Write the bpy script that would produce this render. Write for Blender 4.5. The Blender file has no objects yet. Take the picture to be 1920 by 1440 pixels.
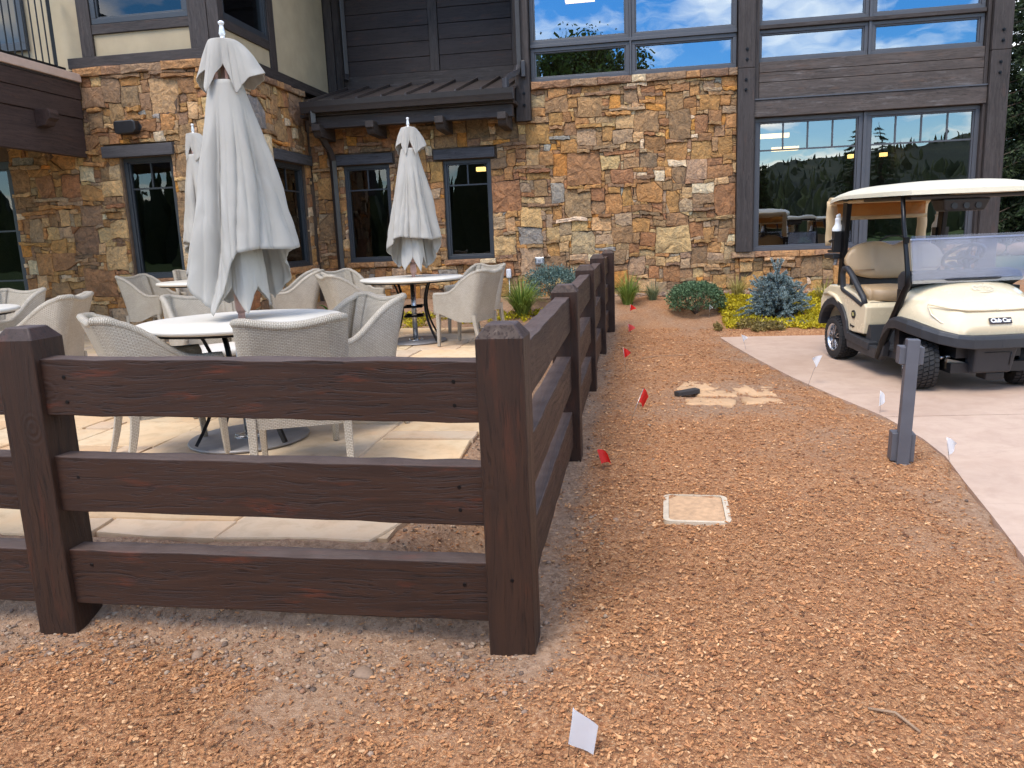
import bpy, bmesh, math, random
import numpy as np
from mathutils import Vector, Matrix

# ------------------------------------------------------------------ camera, sky, sun, exposure
scn = bpy.context.scene
col = scn.collection
R_ = math.radians
CAM_Z = 1.2
cam_d = bpy.data.cameras.new('camera'); cam = bpy.data.objects.new('camera', cam_d); col.objects.link(cam)
cam_d.sensor_fit = 'HORIZONTAL'; cam_d.sensor_width = 36.0; cam_d.lens = 36.0 * 1458.0 / 1920.0
cam_d.clip_start = .05; cam_d.clip_end = 5000
pitch, roll, yaw = .18829, -.04074, .16565
fwd = Vector((-math.sin(yaw) * math.cos(pitch), math.cos(yaw) * math.cos(pitch), -math.sin(pitch)))
rt0 = Vector((math.cos(yaw), math.sin(yaw), 0)); up0 = rt0.cross(fwd)
crt = math.cos(roll) * rt0 + math.sin(roll) * up0
cup = -math.sin(roll) * rt0 + math.cos(roll) * up0
cm = Matrix((( crt.x, cup.x, -fwd.x, 0), (crt.y, cup.y, -fwd.y, 0), (crt.z, cup.z, -fwd.z, CAM_Z), (0, 0, 0, 1)))
cam.matrix_world = cm
scn.camera = cam

SUN_EL, SUN_AZ = 56.0, 205.0      # azimuth: clockwise from +Y (into the scene); 205 = behind the camera, to its left
world = bpy.data.worlds.new('World'); scn.world = world; world.use_nodes = True
wn = world.node_tree.nodes; wl = world.node_tree.links; wn.clear()
wo = wn.new('ShaderNodeOutputWorld'); bg = wn.new('ShaderNodeBackground'); bg.inputs['Strength'].default_value = .15
sky = wn.new('ShaderNodeTexSky'); sky.sky_type = 'NISHITA'; sky.sun_disc = False
sky.sun_elevation = R_(SUN_EL); sky.sun_rotation = R_(SUN_AZ); sky.air_density = 1.0; sky.dust_density = .3; sky.ozone_density = 2.5
tc = wn.new('ShaderNodeTexCoord'); sep = wn.new('ShaderNodeSeparateXYZ'); wl.new(tc.outputs['Generated'], sep.inputs[0])
def wmath(op, a, b):
    m = wn.new('ShaderNodeMath'); m.operation = op
    for i, v in enumerate((a, b)):
        if isinstance(v, (int, float)): m.inputs[i].default_value = v
        else: wl.new(v, m.inputs[i])
    return m.outputs[0]
zz = wmath('ADD', wmath('MAXIMUM', sep.outputs[2], 0.0), .16)
comb = wn.new('ShaderNodeCombineXYZ')
wl.new(wmath('DIVIDE', sep.outputs[0], zz), comb.inputs[0]); wl.new(wmath('DIVIDE', sep.outputs[1], zz), comb.inputs[1])
cn = wn.new('ShaderNodeTexNoise'); cn.inputs['Scale'].default_value = 1.7; cn.inputs['Detail'].default_value = 9; cn.inputs['Roughness'].default_value = .56
cn.inputs['Distortion'].default_value = .25
wl.new(comb.outputs[0], cn.inputs['Vector'])
cr = wn.new('ShaderNodeValToRGB'); cr.color_ramp.elements[0].position = .47; cr.color_ramp.elements[1].position = .70
wl.new(cn.outputs['Fac'], cr.inputs[0])
mx = wn.new('ShaderNodeMixRGB'); hs_ = wn.new('ShaderNodeHueSaturation'); hs_.inputs['Saturation'].default_value = 1.5; hs_.inputs['Value'].default_value = .95
wl.new(sky.outputs[0], hs_.inputs['Color']); wl.new(cr.outputs[0], mx.inputs[0]); wl.new(hs_.outputs[0], mx.inputs[1])
mx.inputs[2].default_value = (14.4, 12.7, 10.5, 1)
wl.new(mx.outputs[0], bg.inputs[0]); wl.new(bg.outputs[0], wo.inputs[0])

sun_d = bpy.data.lights.new('sun', 'SUN'); sun = bpy.data.objects.new('sun', sun_d); col.objects.link(sun)
sun_d.energy = 1.4; sun_d.angle = R_(28); sun_d.color = (1, .92, .80)
sdir = Vector((math.sin(R_(SUN_AZ)) * math.cos(R_(SUN_EL)), math.cos(R_(SUN_AZ)) * math.cos(R_(SUN_EL)), math.sin(R_(SUN_EL))))
sun.rotation_euler = sdir.to_track_quat('Z', 'Y').to_euler(); sun.location = (-6, -10, 20)
scn.view_settings.view_transform = 'Standard'; scn.view_settings.look = 'None'
scn.view_settings.exposure = 1.3; scn.view_settings.gamma = 1.0; scn.view_settings.use_curve_mapping = False
scn.render.engine = 'CYCLES'
scn.render.resolution_x = 1024; scn.render.resolution_y = 768

# ------------------------------------------------------------------ helpers
random.seed(7); rng = np.random.default_rng(7)
def srgb(r, g, b):
    f = lambda c: (c / 255) / 12.92 if c / 255 <= .04045 else ((c / 255 + .055) / 1.055) ** 2.4
    return (f(r), f(g), f(b))

def hash2(ix, iy, seed=0):
    h = (ix.astype(np.int64) * 374761393 + iy.astype(np.int64) * 668265263 + seed * 1442695041) & 0xffffffff
    h = ((h ^ (h >> 13)) * 1274126177) & 0xffffffff
    return ((h ^ (h >> 16)) & 0xffffff) / float(0xffffff)
def vnoise(x, y, seed=0):
    x = np.asarray(x, float); y = np.asarray(y, float)
    ix = np.floor(x); iy = np.floor(y); fx = x - ix; fy = y - iy
    ux = fx * fx * (3 - 2 * fx); uy = fy * fy * (3 - 2 * fy)
    a = hash2(ix, iy, seed); b = hash2(ix + 1, iy, seed); c = hash2(ix, iy + 1, seed); d = hash2(ix + 1, iy + 1, seed)
    return (a * (1 - ux) + b * ux) * (1 - uy) + (c * (1 - ux) + d * ux) * uy
def fbm(x, y, seed=0, oct=4):
    s = 0; a = .5
    for o in range(oct):
        s = s + a * vnoise(np.asarray(x) * 2 ** o, np.asarray(y) * 2 ** o, seed + o * 17); a *= .5
    return s / (1 - .5 ** oct)
def sstep(a, b, x):
    t = np.clip((np.asarray(x, float) - a) / (b - a), 0, 1); return t * t * (3 - 2 * t)

class MB:
    """collects faces; build() links them as one mesh object"""
    def __init__(s): s.v = []; s.f = []; s.uv = None; s.c = None; s.sm = []
    def add(s, verts, faces, smooth=False):
        n = len(s.v); s.v.extend([tuple(map(float, p)) for p in verts])
        s.f.extend([tuple(i + n for i in fc) for fc in faces]); s.sm.extend([smooth] * len(faces)); return s
    def box(s, x0, x1, y0, y1, z0, z1):
        v = [(x, y, z) for z in (z0, z1) for y in (y0, y1) for x in (x0, x1)]
        return s.add(v, [(0, 2, 3, 1), (4, 5, 7, 6), (0, 1, 5, 4), (2, 6, 7, 3), (0, 4, 6, 2), (1, 3, 7, 5)])
    def hexa(s, bottom, top):
        v = list(bottom) + list(top); n = len(bottom)
        f = [tuple(range(n - 1, -1, -1)), tuple(range(n, 2 * n))]
        f += [(i, (i + 1) % n, n + (i + 1) % n, n + i) for i in range(n)]
        return s.add(v, f)
    def grid(s, P, smooth=True, closed=False):
        P = np.asarray(P, float); r, c = P.shape[:2]; v = P.reshape(-1, 3); f = []
        for i in range(r - 1):
            for j in range(c if closed else c - 1):
                k = (j + 1) % c
                f.append((i * c + j, i * c + k, (i + 1) * c + k, (i + 1) * c + j))
        return s.add(v, f, smooth)
    def tube(s, path, rad, n=8, cap=True, smooth=True, squash=1.0):
        path = [Vector(p) for p in path]; m = len(path)
        if not hasattr(rad, '__len__'): rad = [rad] * m
        t0 = (path[1] - path[0]).normalized()
        up = Vector((0, 0, 1)) if abs(t0.z) < .9 else Vector((1, 0, 0))
        u = t0.cross(up).normalized(); rings = []
        for i, p in enumerate(path):
            if i == 0: t = t0
            elif i == m - 1: t = (path[-1] - path[-2]).normalized()
            else: t = (path[i + 1] - path[i - 1]).normalized()
            u = (u - t * u.dot(t)).normalized(); w = t.cross(u)
            rings.append([p + (u * math.cos(2 * math.pi * k / n) + w * math.sin(2 * math.pi * k / n) * squash) * rad[i] for k in range(n)])
        b = len(s.v); s.grid([[tuple(q) for q in r] for r in rings], smooth, True)
        if cap:
            s.f.append(tuple(b + k for k in range(n - 1, -1, -1))); s.f.append(tuple(b + (m - 1) * n + k for k in range(n))); s.sm += [False, False]
        return s
    def lathe(s, prof, cx=0, cy=0, n=32, smooth=True, cap=True):
        b = len(s.v); m = len(prof)
        s.grid([[(cx + r * math.cos(2 * math.pi * k / n), cy + r * math.sin(2 * math.pi * k / n), z) for k in range(n)] for r, z in prof], smooth, True)
        if cap:
            s.f.append(tuple(b + k for k in range(n - 1, -1, -1))); s.f.append(tuple(b + (m - 1) * n + k for k in range(n))); s.sm += [False, False]
        return s
    def prism(s, poly, axis, a, b):
        """polygon of (p,q) extruded along axis from a to b"""
        def mk(p, q, d):
            return (d, p, q) if axis == 0 else ((p, d, q) if axis == 1 else (p, q, d))
        n = len(poly)
        v = [mk(p, q, a) for p, q in poly] + [mk(p, q, b) for p, q in poly]
        f = [tuple(range(n - 1, -1, -1)), tuple(range(n, 2 * n))] + [(i, (i + 1) % n, n + (i + 1) % n, n + i) for i in range(n)]
        return s.add(v, f)
    def build(s, name, mat, parent=None, world=False, smooth=None, bev=0, seg=2, sub=0, fixn=False):
        me = bpy.data.meshes.new(name); me.from_pydata(s.v, [], s.f)
        me.polygons.foreach_set('use_smooth', [bool(x) if smooth is None else smooth for x in s.sm])
        if s.c is not None:
            a = me.color_attributes.new('Col', 'FLOAT_COLOR', 'POINT')
            a.data.foreach_set('color', np.asarray(s.c, np.float32).ravel())
        if fixn:
            bm = bmesh.new(); bm.from_mesh(me); bmesh.ops.recalc_face_normals(bm, faces=bm.faces); bm.to_mesh(me); bm.free()
        me.update()
        return link(name, me, mat, parent, world, bev, seg, sub)

def link(name, me, mat, parent=None, world=False, bev=0, seg=2, sub=0):
    if mat is not None:
        me.materials.clear(); me.materials.append(mat)
    o = bpy.data.objects.new(name, me); col.objects.link(o)
    if parent is not None:
        o.parent = parent
        if world:
            p = parent; t = Vector((0, 0, 0))
            while p is not None: t += p.location; p = p.parent
            o.location = -t
    if sub:
        m = o.modifiers.new('sub', 'SUBSURF'); m.levels = sub; m.render_levels = sub
    if bev:
        m = o.modifiers.new('bev', 'BEVEL'); m.width = bev; m.segments = seg; m.limit_method = 'ANGLE'; m.angle_limit = R_(40)
    return o
def npmesh(name, V, F, mat, parent=None, world=False, colr=None, smooth=False):
    """fast mesh from numpy arrays; F is (n,k)"""
    me = bpy.data.meshes.new(name); V = np.asarray(V, np.float32); F = np.asarray(F, np.int32); k = F.shape[1]
    me.vertices.add(len(V)); me.vertices.foreach_set('co', V.ravel())
    me.loops.add(F.size); me.loops.foreach_set('vertex_index', F.ravel())
    me.polygons.add(len(F)); me.polygons.foreach_set('loop_start', np.arange(0, F.size, k, dtype=np.int32))
    me.polygons.foreach_set('loop_total', np.full(len(F), k, np.int32))
    me.polygons.foreach_set('use_smooth', np.full(len(F), smooth))
    if colr is not None:
        a = me.color_attributes.new('Col', 'FLOAT_COLOR', 'POINT'); a.data.foreach_set('color', np.asarray(colr, np.float32).ravel())
    me.update(calc_edges=True)
    return link(name, me, mat, parent, world)
def tag(o, label=None, cat=None, group=None, kind=None):
    if label: o['label'] = label
    if cat: o['category'] = cat
    if group: o['group'] = group
    if kind: o['kind'] = kind
    return o
def thing(name, label, cat, loc=(0, 0, 0), rz=0, group=None):
    o = bpy.data.objects.new(name, None); col.objects.link(o); o.location = loc; o.rotation_euler = (0, 0, rz)
    o.empty_display_size = .1
    return tag(o, label, cat, group)
def copy_tree(o, parent=None):
    c = o.copy(); col.objects.link(c); c.parent = parent
    for ch in list(o.children): copy_tree(ch, c)
    return c

# ------------------------------------------------------------------ materials
class NT:
    def __init__(s, name):
        s.m = bpy.data.materials.new(name); s.m.use_nodes = True; s.t = s.m.node_tree; s.t.nodes.clear()
        s.out = s.t.nodes.new('ShaderNodeOutputMaterial')
    def n(s, typ, props=None, **ins):
        nd = s.t.nodes.new('ShaderNode' + typ)
        for k, v in (props or {}).items(): setattr(nd, k, v)
        for k, v in ins.items():
            s.set(nd, k.replace('_', ' ') if not k.startswith('i') or not k[1:].isdigit() else int(k[1:]), v)
        return nd
    def set(s, nd, k, v):
        sock = nd.inputs[k]
        if isinstance(v, bpy.types.NodeSocket): s.t.links.new(v, sock)
        elif isinstance(v, bpy.types.Node): s.t.links.new(v.outputs[0], sock)
        else:
            if sock.type == 'RGBA' and len(v) == 3: v = (*v, 1)
            sock.default_value = v
    def coord(s, scale=(1, 1, 1), which='Object', rot=(0, 0, 0)):
        t = s.n('TexCoord'); mp = s.n('Mapping', i0=t.outputs[which], i3=scale, i2=rot); return mp.outputs[0]
    def noise(s, vec, scale, detail=4, rough=.55, dist=0):
        return s.n('TexNoise', Vector=vec, Scale=scale, Detail=detail, Roughness=rough, Distortion=dist).outputs['Fac']
    def ramp(s, fac, stops):
        r = s.n('ValToRGB', i0=fac); e = r.color_ramp.elements
        while len(e) < len(stops): e.new(.5)
        for i, (p, c) in enumerate(stops):
            e[i].position = p; e[i].color = (c, c, c, 1) if isinstance(c, (int, float)) else (*c, 1)
        return r.outputs[0]
    def mix(s, fac, a, b, typ='MIX'):
        return s.n('MixRGB', {'blend_type': typ}, i0=fac, i1=a, i2=b).outputs[0]
    def math(s, op, a, b=0.0):
        return s.n('Math', {'operation': op}, i0=a, i1=b).outputs[0]
    def bump(s, h, strength=.5, dist=.01, normal=None):
        b = s.n('Bump', Height=h, Strength=strength, Distance=dist)
        if normal is not None: s.set(b, 'Normal', normal)
        return b.outputs[0]
    def pbr(s, base, rough=.6, metal=0.0, normal=None, spec=.5, **kw):
        p = s.n('BsdfPrincipled', Base_Color=base, Roughness=rough, Metallic=metal)
        p.inputs['Specular IOR Level'].default_value = spec
        if normal is not None: s.set(p, 'Normal', normal)
        for k, v in kw.items(): s.set(p, k.replace('_', ' '), v)
        s.t.links.new(p.outputs[0], s.out.inputs[0]); return p

def simple(name, base, rough=.6, metal=0.0, var=.15, vscale=6, bump=0, bscale=60, bdist=.004, spec=.5, **kw):
    m = NT(name); c = m.coord()
    f = m.noise(c, vscale, 5)
    lo = tuple(x * (1 - var) for x in base); hi = tuple(min(1, x * (1 + var)) for x in base)
    colr = m.ramp(f, [(.3, lo), (.7, hi)])
    nrm = m.bump(m.noise(c, bscale, 4), bump, bdist) if bump else None
    rr = m.ramp(m.noise(c, vscale * 3, 3), [(.3, max(0, rough - .07)), (.7, min(1, rough + .07))])
    m.pbr(colr, rr, metal, nrm, spec, **kw)
    return m.m

def wood(name, base, axis, red=None, rough=.5, grain=1.0, wear=None, var=.35, knots=True, top_tint=None, redamt=.55):
    """stained sawn timber with grain along one axis (0,1,2)"""
    m = NT(name); sc = [40, 40, 40]; sc[axis] = 1.3
    c0 = m.coord((1, 1, 1)); c = m.coord(tuple(sc))
    # bend the grain gently so it never runs ruler-straight
    warp = m.n('VectorMath', {'operation': 'MULTIPLY_ADD'}, i0=m.n('TexNoise', Vector=m.coord(tuple(1.2 if i == axis else 5 for i in range(3))), Scale=1.5, Detail=2).outputs['Color'], i1=(3.4, 3.4, 3.4), i2=c)
    g1 = m.noise(warp.outputs[0], 1.0, 6, .62)
    g2 = m.noise(warp.outputs[0], 3.2, 5, .6)
    lo = tuple(x * (1 - var) for x in base); hi = tuple(x * (1 + var) for x in base)
    colr = m.ramp(g1, [(.32, lo), (.5, base), (.68, hi)])
    if red:
        pm = m.ramp(m.noise(m.coord(tuple(1.2 if i == axis else 6 for i in range(3))), 2.4, 4, .6), [(.58, 0.0), (.72, 1.0)])
        colr = m.mix(m.math('MULTIPLY', pm, redamt), colr, red)
    if wear:
        wm = m.ramp(m.noise(m.coord(tuple(1.0 if i == axis else 7 for i in range(3))), 3.1, 6, .68), [(.55, 0.0), (.75, 1.0)])
        colr = m.mix(m.math('MULTIPLY', wm, .5), colr, wear)
    crack = m.ramp(g2, [(.36, 0.0), (.46, 1.0)])
    colr = m.mix(m.math('MULTIPLY', m.math('SUBTRACT', 1.0, crack), .8), colr, tuple(x * .25 for x in base))
    h = m.math('ADD', m.math('MULTIPLY', g1, .7), m.math('MULTIPLY', crack, .5))
    if knots:
        ks = [2.6, 2.6, 2.6]; ks[axis] = 1.9
        vd = m.n('TexVoronoi', {'feature': 'F1'}, Vector=m.coord(tuple(ks)), Scale=1.0, Randomness=1.0).outputs['Distance']
        km = m.ramp(vd, [(.03, 1.0), (.17, 0.0)]); ring = m.math('MULTIPLY', m.math('SINE', m.math('MULTIPLY', vd, 150.0)), km)
        colr = m.mix(m.math('MULTIPLY', km, .55), colr, tuple(x * .5 for x in base)); h = m.math('ADD', h, m.math('MULTIPLY', ring, .35))
    fade = m.ramp(m.noise(m.coord(tuple(.7 if i == axis else 2.5 for i in range(3))), 1.3, 4), [(.35, 0.0), (.75, .5)])
    colr = m.mix(fade, colr, tuple(min(1, x * 1.35 + .004) for x in base))
    if top_tint:                                            # paler grey tint mixed unevenly onto upward faces
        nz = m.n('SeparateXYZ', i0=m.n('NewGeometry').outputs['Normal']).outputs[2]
        dm_ = m.math('MULTIPLY', m.ramp(nz, [(.6, 0.0), (.85, 1.0)]), m.ramp(m.noise(c0, 7, 5), [(.3, .45), (.7, 1.0)])); colr = m.mix(m.math('MULTIPLY', dm_, .42), colr, top_tint)
    m.pbr(colr, m.ramp(g1, [(.3, rough + .14), (.7, rough - .02)]), 0, m.bump(h, .42 * grain, .005), .28)
    return m.m

BR = srgb(52, 34, 25)
W_FX = wood('stained_fence_wood_x', BR, 0, srgb(112, 50, 26), .46, 1.2, top_tint=srgb(128, 112, 104), redamt=.6)
W_FY = wood('stained_fence_wood_y', BR, 1, srgb(84, 54, 40), .48, 1.2, top_tint=srgb(128, 112, 104))
W_FZ = wood('stained_fence_wood_z', srgb(50, 33, 24), 2, srgb(84, 44, 28), .46, 1.0, top_tint=srgb(118, 108, 106))
DK = srgb(58, 51, 48)
W_DX = wood('dark_timber_x', DK, 0, srgb(84, 60, 50), .55, .8, srgb(104, 98, 96), knots=False)
W_DY = wood('dark_timber_y', DK, 1, None, .55, .8)
W_DZ = wood('dark_timber_z', DK, 2, srgb(84, 60, 50), .55, .8, srgb(96, 90, 88))
W_SID = wood('dark_siding', srgb(51, 43, 41), 0, srgb(92, 60, 44), .55, .7, None, .2)
W_SIDW = wood('weathered_siding', srgb(76, 67, 62), 0, srgb(100, 76, 62), .6, .9, srgb(142, 138, 136))
W_LIN = wood('lintel_timber', srgb(70, 68, 70), 0, None, .6, .8)
W_LINY = wood('lintel_timber_y', srgb(70, 68, 70), 1, None, .6, .8)
W_DECK = wood('deck_fascia', srgb(60, 46, 42), 1, srgb(80, 56, 46), .5, .7)
M_FRAME = simple('window_frame', srgb(72, 72, 76), .45, 0, .05)
M_FRAMEB = simple('window_frame_dark', srgb(50, 53, 57), .42, 0, .05)
M_GUT = simple('gutter_metal', srgb(56, 52, 52), .35, .2, .08)
M_ROOF = simple('roof_metal', srgb(72, 64, 61), .4, .3, .12)
M_STUC = simple('stucco', srgb(166, 150, 122), .9, 0, .1, 3, .35, 90, .004)
M_MORTAR = simple('mortar', srgb(92, 74, 58), .95, 0, .25, 12, .4, 70, .006)
M_INT = simple('room_wall', srgb(70, 48, 36), .8, 0, .2)
M_INTF = simple('room_floor', srgb(60, 50, 44), .6, 0, .2)
M_BLACK = simple('black_plastic', srgb(30, 30, 32), .42, 0, .1)
M_BLACKM = simple('black_metal', srgb(20, 20, 22), .35, .5, .1)
M_STEEL = simple('brushed_steel', srgb(190, 190, 190), .3, 1.0, .08)
M_FAB = None
M_BRASS = simple('lamp_metal', srgb(160, 130, 60), .4, .7, .1)

def emis(name, c, st):
    m = NT(name); e = m.n('Emission', Color=c, Strength=st); m.t.links.new(e.outputs[0], m.out.inputs[0]); return m.m
M_LAMP = emis('warm_lamp', (1, .62, .2), 2.2)

def glass(name, refl, tint, gcol=(.95, .97, 1.0)):
    m = NT(name)
    fr = m.n('Fresnel', IOR=1.5).outputs[0]
    f = m.math('MINIMUM', m.math('ADD', fr, refl), 1.0)
    wob = m.bump(m.noise(m.coord((1, 1, 1)), 1.6, 2), .09, .02)
    tr = m.n('BsdfTransparent', Color=tint); gl = m.n('BsdfGlossy', Color=gcol, Roughness=.0, Normal=wob)
    mxx = m.n('MixShader', i0=f, i1=tr, i2=gl); m.t.links.new(mxx.outputs[0], m.out.inputs[0]); return m.m
M_GLASS_HI = glass('coated_glass', .24, (.5, .52, .52), (.66, .82, 1.0))
M_GLASS_LO = glass('window_glass', .015, (.38, .41, .41))
M_GLASS_MID = glass('big_window_glass', .19, (.4, .43, .43))

def stone_mat():
    m = NT('ledge_stone'); c = m.coord()
    a = m.n('Attribute', {'attribute_name': 'Col'}).outputs['Color']
    n1 = m.noise(c, 8, 8, .68, 1.2); n2 = m.noise(c, 26, 7, .7, .9); n3 = m.noise(c, 100, 4, .65)
    base = m.mix(m.ramp(n1, [(.42, 0.0), (.62, .9)]), a, m.mix(1.0, a, (1.75, 1.62, 1.42), 'MULTIPLY'))
    base = m.mix(m.ramp(n2, [(.50, 0.0), (.68, .8)]), base, m.mix(1.0, a, (.55, .50, .47), 'MULTIPLY'))
    base = m.mix(m.ramp(n3, [(.6, 0.0), (.8, .35)]), base, m.mix(1.0, a, (1.7, 1.65, 1.55), 'MULTIPLY'))
    h = m.math('ADD', m.math('MULTIPLY', n1, 1.2), m.math('ADD', m.math('MULTIPLY', n2, .7), m.math('MULTIPLY', n3, .25)))
    m.pbr(base, .85, 0, m.bump(h, 1.0, .035), .3)
    return m.m
M_STONE = stone_mat()

# ------------------------------------------------------------------ terrain
PATIO_X1, PATIO_Y0, PATIO_Y1 = -.98, 2.86, 10.45
def zdrive(y): return -.13 - .0185 * (9.8 - np.asarray(y, float))
DE = np.array([(2.6, 9.93), (2.3, 9.9), (1.6, 9.86), (.98, 9.8), (1.06, 9.2), (1.2, 8.3), (1.37, 7.38), (1.56, 6.6), (1.74, 5.95), (1.83, 5.3), (1.83, 4.9), (1.77, 4.5), (1.70, 3.96), (1.62, 3.4), (1.5, 2.6), (1.34, 1.4), (1.2, 0), (1.0, -3), (.6, -9)])
def drive_x(y):
    yy = DE[3:, 1][::-1]; xx = DE[3:, 0][::-1]
    return np.where(np.asarray(y) > 9.8, 1e3, np.interp(y, yy, xx))
def patio_pz(x): return np.maximum(0, -.014 * (np.asarray(x, float) + 2.6))
def ground_z(x, y, micro=True):
    x = np.asarray(x, float); y = np.asarray(y, float)
    dx = drive_x(y) - x                                  # >0 on the mulch side
    base = zdrive(np.clip(y, -12, 9.8)) + .045 * sstep(0, .9, dx)
    base = np.where(dx < 0, zdrive(np.clip(y, -12, 12)) - .06, base)
    base = base + np.where(x > -9, .30, .30) * sstep(9.95, 12.3, y)
    # soil is heaped to the edge of the patio
    px = np.maximum(x - PATIO_X1, 0); py = np.maximum(PATIO_Y0 - y, 0) + np.maximum(y - PATIO_Y1, 0)
    d = np.hypot(px, py); inside = (x < PATIO_X1) & (y > PATIO_Y0) & (y < PATIO_Y1)
    w = 1 - sstep(.0, .42, d)
    base = base * (1 - w) + np.maximum(base, -.001) * w
    base = np.where(inside & (px + py <= 0) & (x < PATIO_X1 - .1) & (y > PATIO_Y0 + .1) & (y < PATIO_Y1 - .1), -.06 + patio_pz(x) * .9, np.where(inside, -.03, base))
    base = base + np.where((x < -2.6) & ~inside, patio_pz(x) * .6, 0)
    if micro:
        on = np.where(inside | (dx < .02), 0, 1) * np.exp(-np.maximum(0, np.hypot(x, y - 5) - 10) / 8)
        base = base + on * ((fbm(x * 1.6, y * 1.6, 3) - .5) * .05 + (fbm(x * 7, y * 7, 5) - .5) * .042 + (fbm(x * 19, y * 19, 8, 3) - .5) * .024)
    return base
def dirt(x, y):
    """share of bare grey-brown soil against wood mulch"""
    x = np.asarray(x, float); y = np.asarray(y, float)
    n = fbm(x * 1.7, y * 1.7, 31); n2 = fbm(x * 5, y * 5, 37)
    df = np.minimum(np.abs(y - 2.46) + np.maximum(0, x + .35) * 2, np.abs(x + .40) + np.maximum(0, 2.4 - y) * 2)
    a = np.exp(-(df / np.where(y > 2.75, .14, .25)) ** 2) * 1.15
    inside = ((x < -.42) & (y > 2.5)); a = np.where(inside, 1.2, a)
    a = np.maximum(a, .85 * np.exp(-(np.hypot((x - .7) / 1.0, (y - 6.3) / .9)) ** 2))
    a = np.maximum(a, .55 * np.exp(-((drive_x(np.minimum(y, 9.7)) - x) / .35) ** 2))
    a = np.maximum(a, .6 * np.exp(-(np.hypot((x + .95) / .6, (y - 2.1) / .32)) ** 2))
    a = np.maximum(a, .62 * np.exp(-(np.hypot((x - 1.05) / .45, (y - 4.9) / .8)) ** 2)); a = np.maximum(a, .55 * np.exp(-(np.hypot((x - 1.45) / .35, (y - 2.9) / .45)) ** 2))
    a = np.maximum(a, .5 * sstep(10.1, 10.6, y))
    return np.clip(a + (n - .5) * 1.1 + (n2 - .5) * .9 - .14, 0, 1)

def axis_pts(lo, hi, step, far0, far1, k=16):
    a = np.arange(lo, hi + 1e-6, step)
    g = lambda end, st: np.array([st + (end - st) * ((i / k) ** 2.6) for i in range(1, k + 1)])
    return np.concatenate([g(far0, lo)[::-1], a, g(far1, hi)])
gx = axis_pts(-6.5, 3.2, .055, -900, 900); gy = axis_pts(.6, 13.0, .055, -900, 900)
GX, GY = np.meshgrid(gx, gy); GZ = ground_z(GX, GY)
far = np.hypot(GX, GY - 5)
GZ = np.where(far > 14, GZ * np.exp(-(far - 14) / 30) - .25 * (1 - np.exp(-(far - 14) / 30)), GZ)
V = np.stack([GX, GY, GZ], -1).reshape(-1, 3); nr, nc = GX.shape
ii = (np.arange(nr - 1)[:, None] * nc + np.arange(nc - 1)[None]).ravel()
F = np.stack([ii, ii + 1, ii + nc + 1, ii + nc], -1)
dm = dirt(GX, GY); lawn = np.clip(sstep(-3.0, -4.5, GY) + sstep(13.5, 15, GY) + sstep(12, 15, np.abs(GX)), 0, 1)
gc = np.stack([dm, lawn, np.zeros_like(dm), np.ones_like(dm)], -1).reshape(-1, 4)
def ground_mat():
    m = NT('mulch_and_soil'); c = m.coord()
    at = m.n('Attribute', {'attribute_name': 'Col'}).outputs['Color']; sp = m.n('SeparateColor', i0=at)
    n1 = m.noise(c, 2.2, 5); n2 = m.noise(c, 38, 6, .7); n3 = m.noise(c, 150, 4, .7); n4 = m.noise(c, 9, 5)
    mul = m.ramp(n2, [(.25, srgb(116, 78, 52)), (.45, srgb(154, 108, 74)), (.62, srgb(180, 131, 91)), (.8, srgb(206, 160, 118))])
    wv = m.n('VectorMath', {'operation': 'MULTIPLY_ADD'}, i0=m.n('TexNoise', Vector=c, Scale=30.0, Detail=2.0).outputs['Color'], i1=(.03, .03, .03), i2=c).outputs[0]
    vo = m.n('TexVoronoi', {'feature': 'F1'}, Vector=wv, Scale=120.0); vo2 = m.n('TexVoronoi', {'feature': 'F1'}, Vector=wv, Scale=55.0)
    cellv = m.n('SeparateColor', i0=vo.outputs['Color']).outputs[0]; cell2 = m.n('SeparateColor', i0=vo2.outputs['Color']).outputs[1]
    chipc = m.ramp(cellv, [(0.0, srgb(122, 81, 52)), (.25, srgb(160, 112, 75)), (.55, srgb(184, 133, 90)), (.85, srgb(205, 157, 111)), (1.0, srgb(226, 187, 142))])
    mul = m.mix(.6, mul, chipc); mul = m.mix(m.ramp(vo.outputs['Distance'], [(.4, 0.0), (.75, .4)]), mul, srgb(112, 74, 50))
    mul = m.mix(m.ramp(n1, [(.35, 0.0), (.7, .35)]), mul, srgb(140, 96, 66))
    soil = m.ramp(n2, [(.3, srgb(114, 86, 64)), (.55, srgb(160, 126, 97)), (.8, srgb(194, 160, 128))])
    soil = m.mix(m.ramp(n4, [(.4, 0.0), (.7, .45)]), soil, srgb(134, 104, 80)); soil = m.mix(.3, soil, m.ramp(cell2, [(0.0, srgb(104, 82, 66)), (1.0, srgb(196, 166, 138))]))
    grass = m.ramp(n2, [(.3, srgb(48, 66, 26)), (.7, srgb(96, 116, 54))])
    c1 = m.mix(m.ramp(m.math('ADD', sp.outputs[0], m.math('MULTIPLY', m.math('SUBTRACT', n2, .5), 1.6)), [(.12, 0.0), (.9, 1.0)]), mul, soil)
    c1 = m.mix(sp.outputs[1], c1, grass)
    h = m.math('ADD', m.math('ADD', n2, m.math('MULTIPLY', n3, .6)), m.math('MULTIPLY', m.math('SUBTRACT', cellv, vo.outputs['Distance']), .5))
    m.pbr(c1, .92, 0, m.bump(h, .75, .010), .25)
    return m.m
ground = npmesh('ground', V, F, ground_mat(), colr=gc, smooth=True); tag(ground, kind='structure')
ground['label'] = 'reddish brown mulch and bare soil sloping up to the building'

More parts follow.
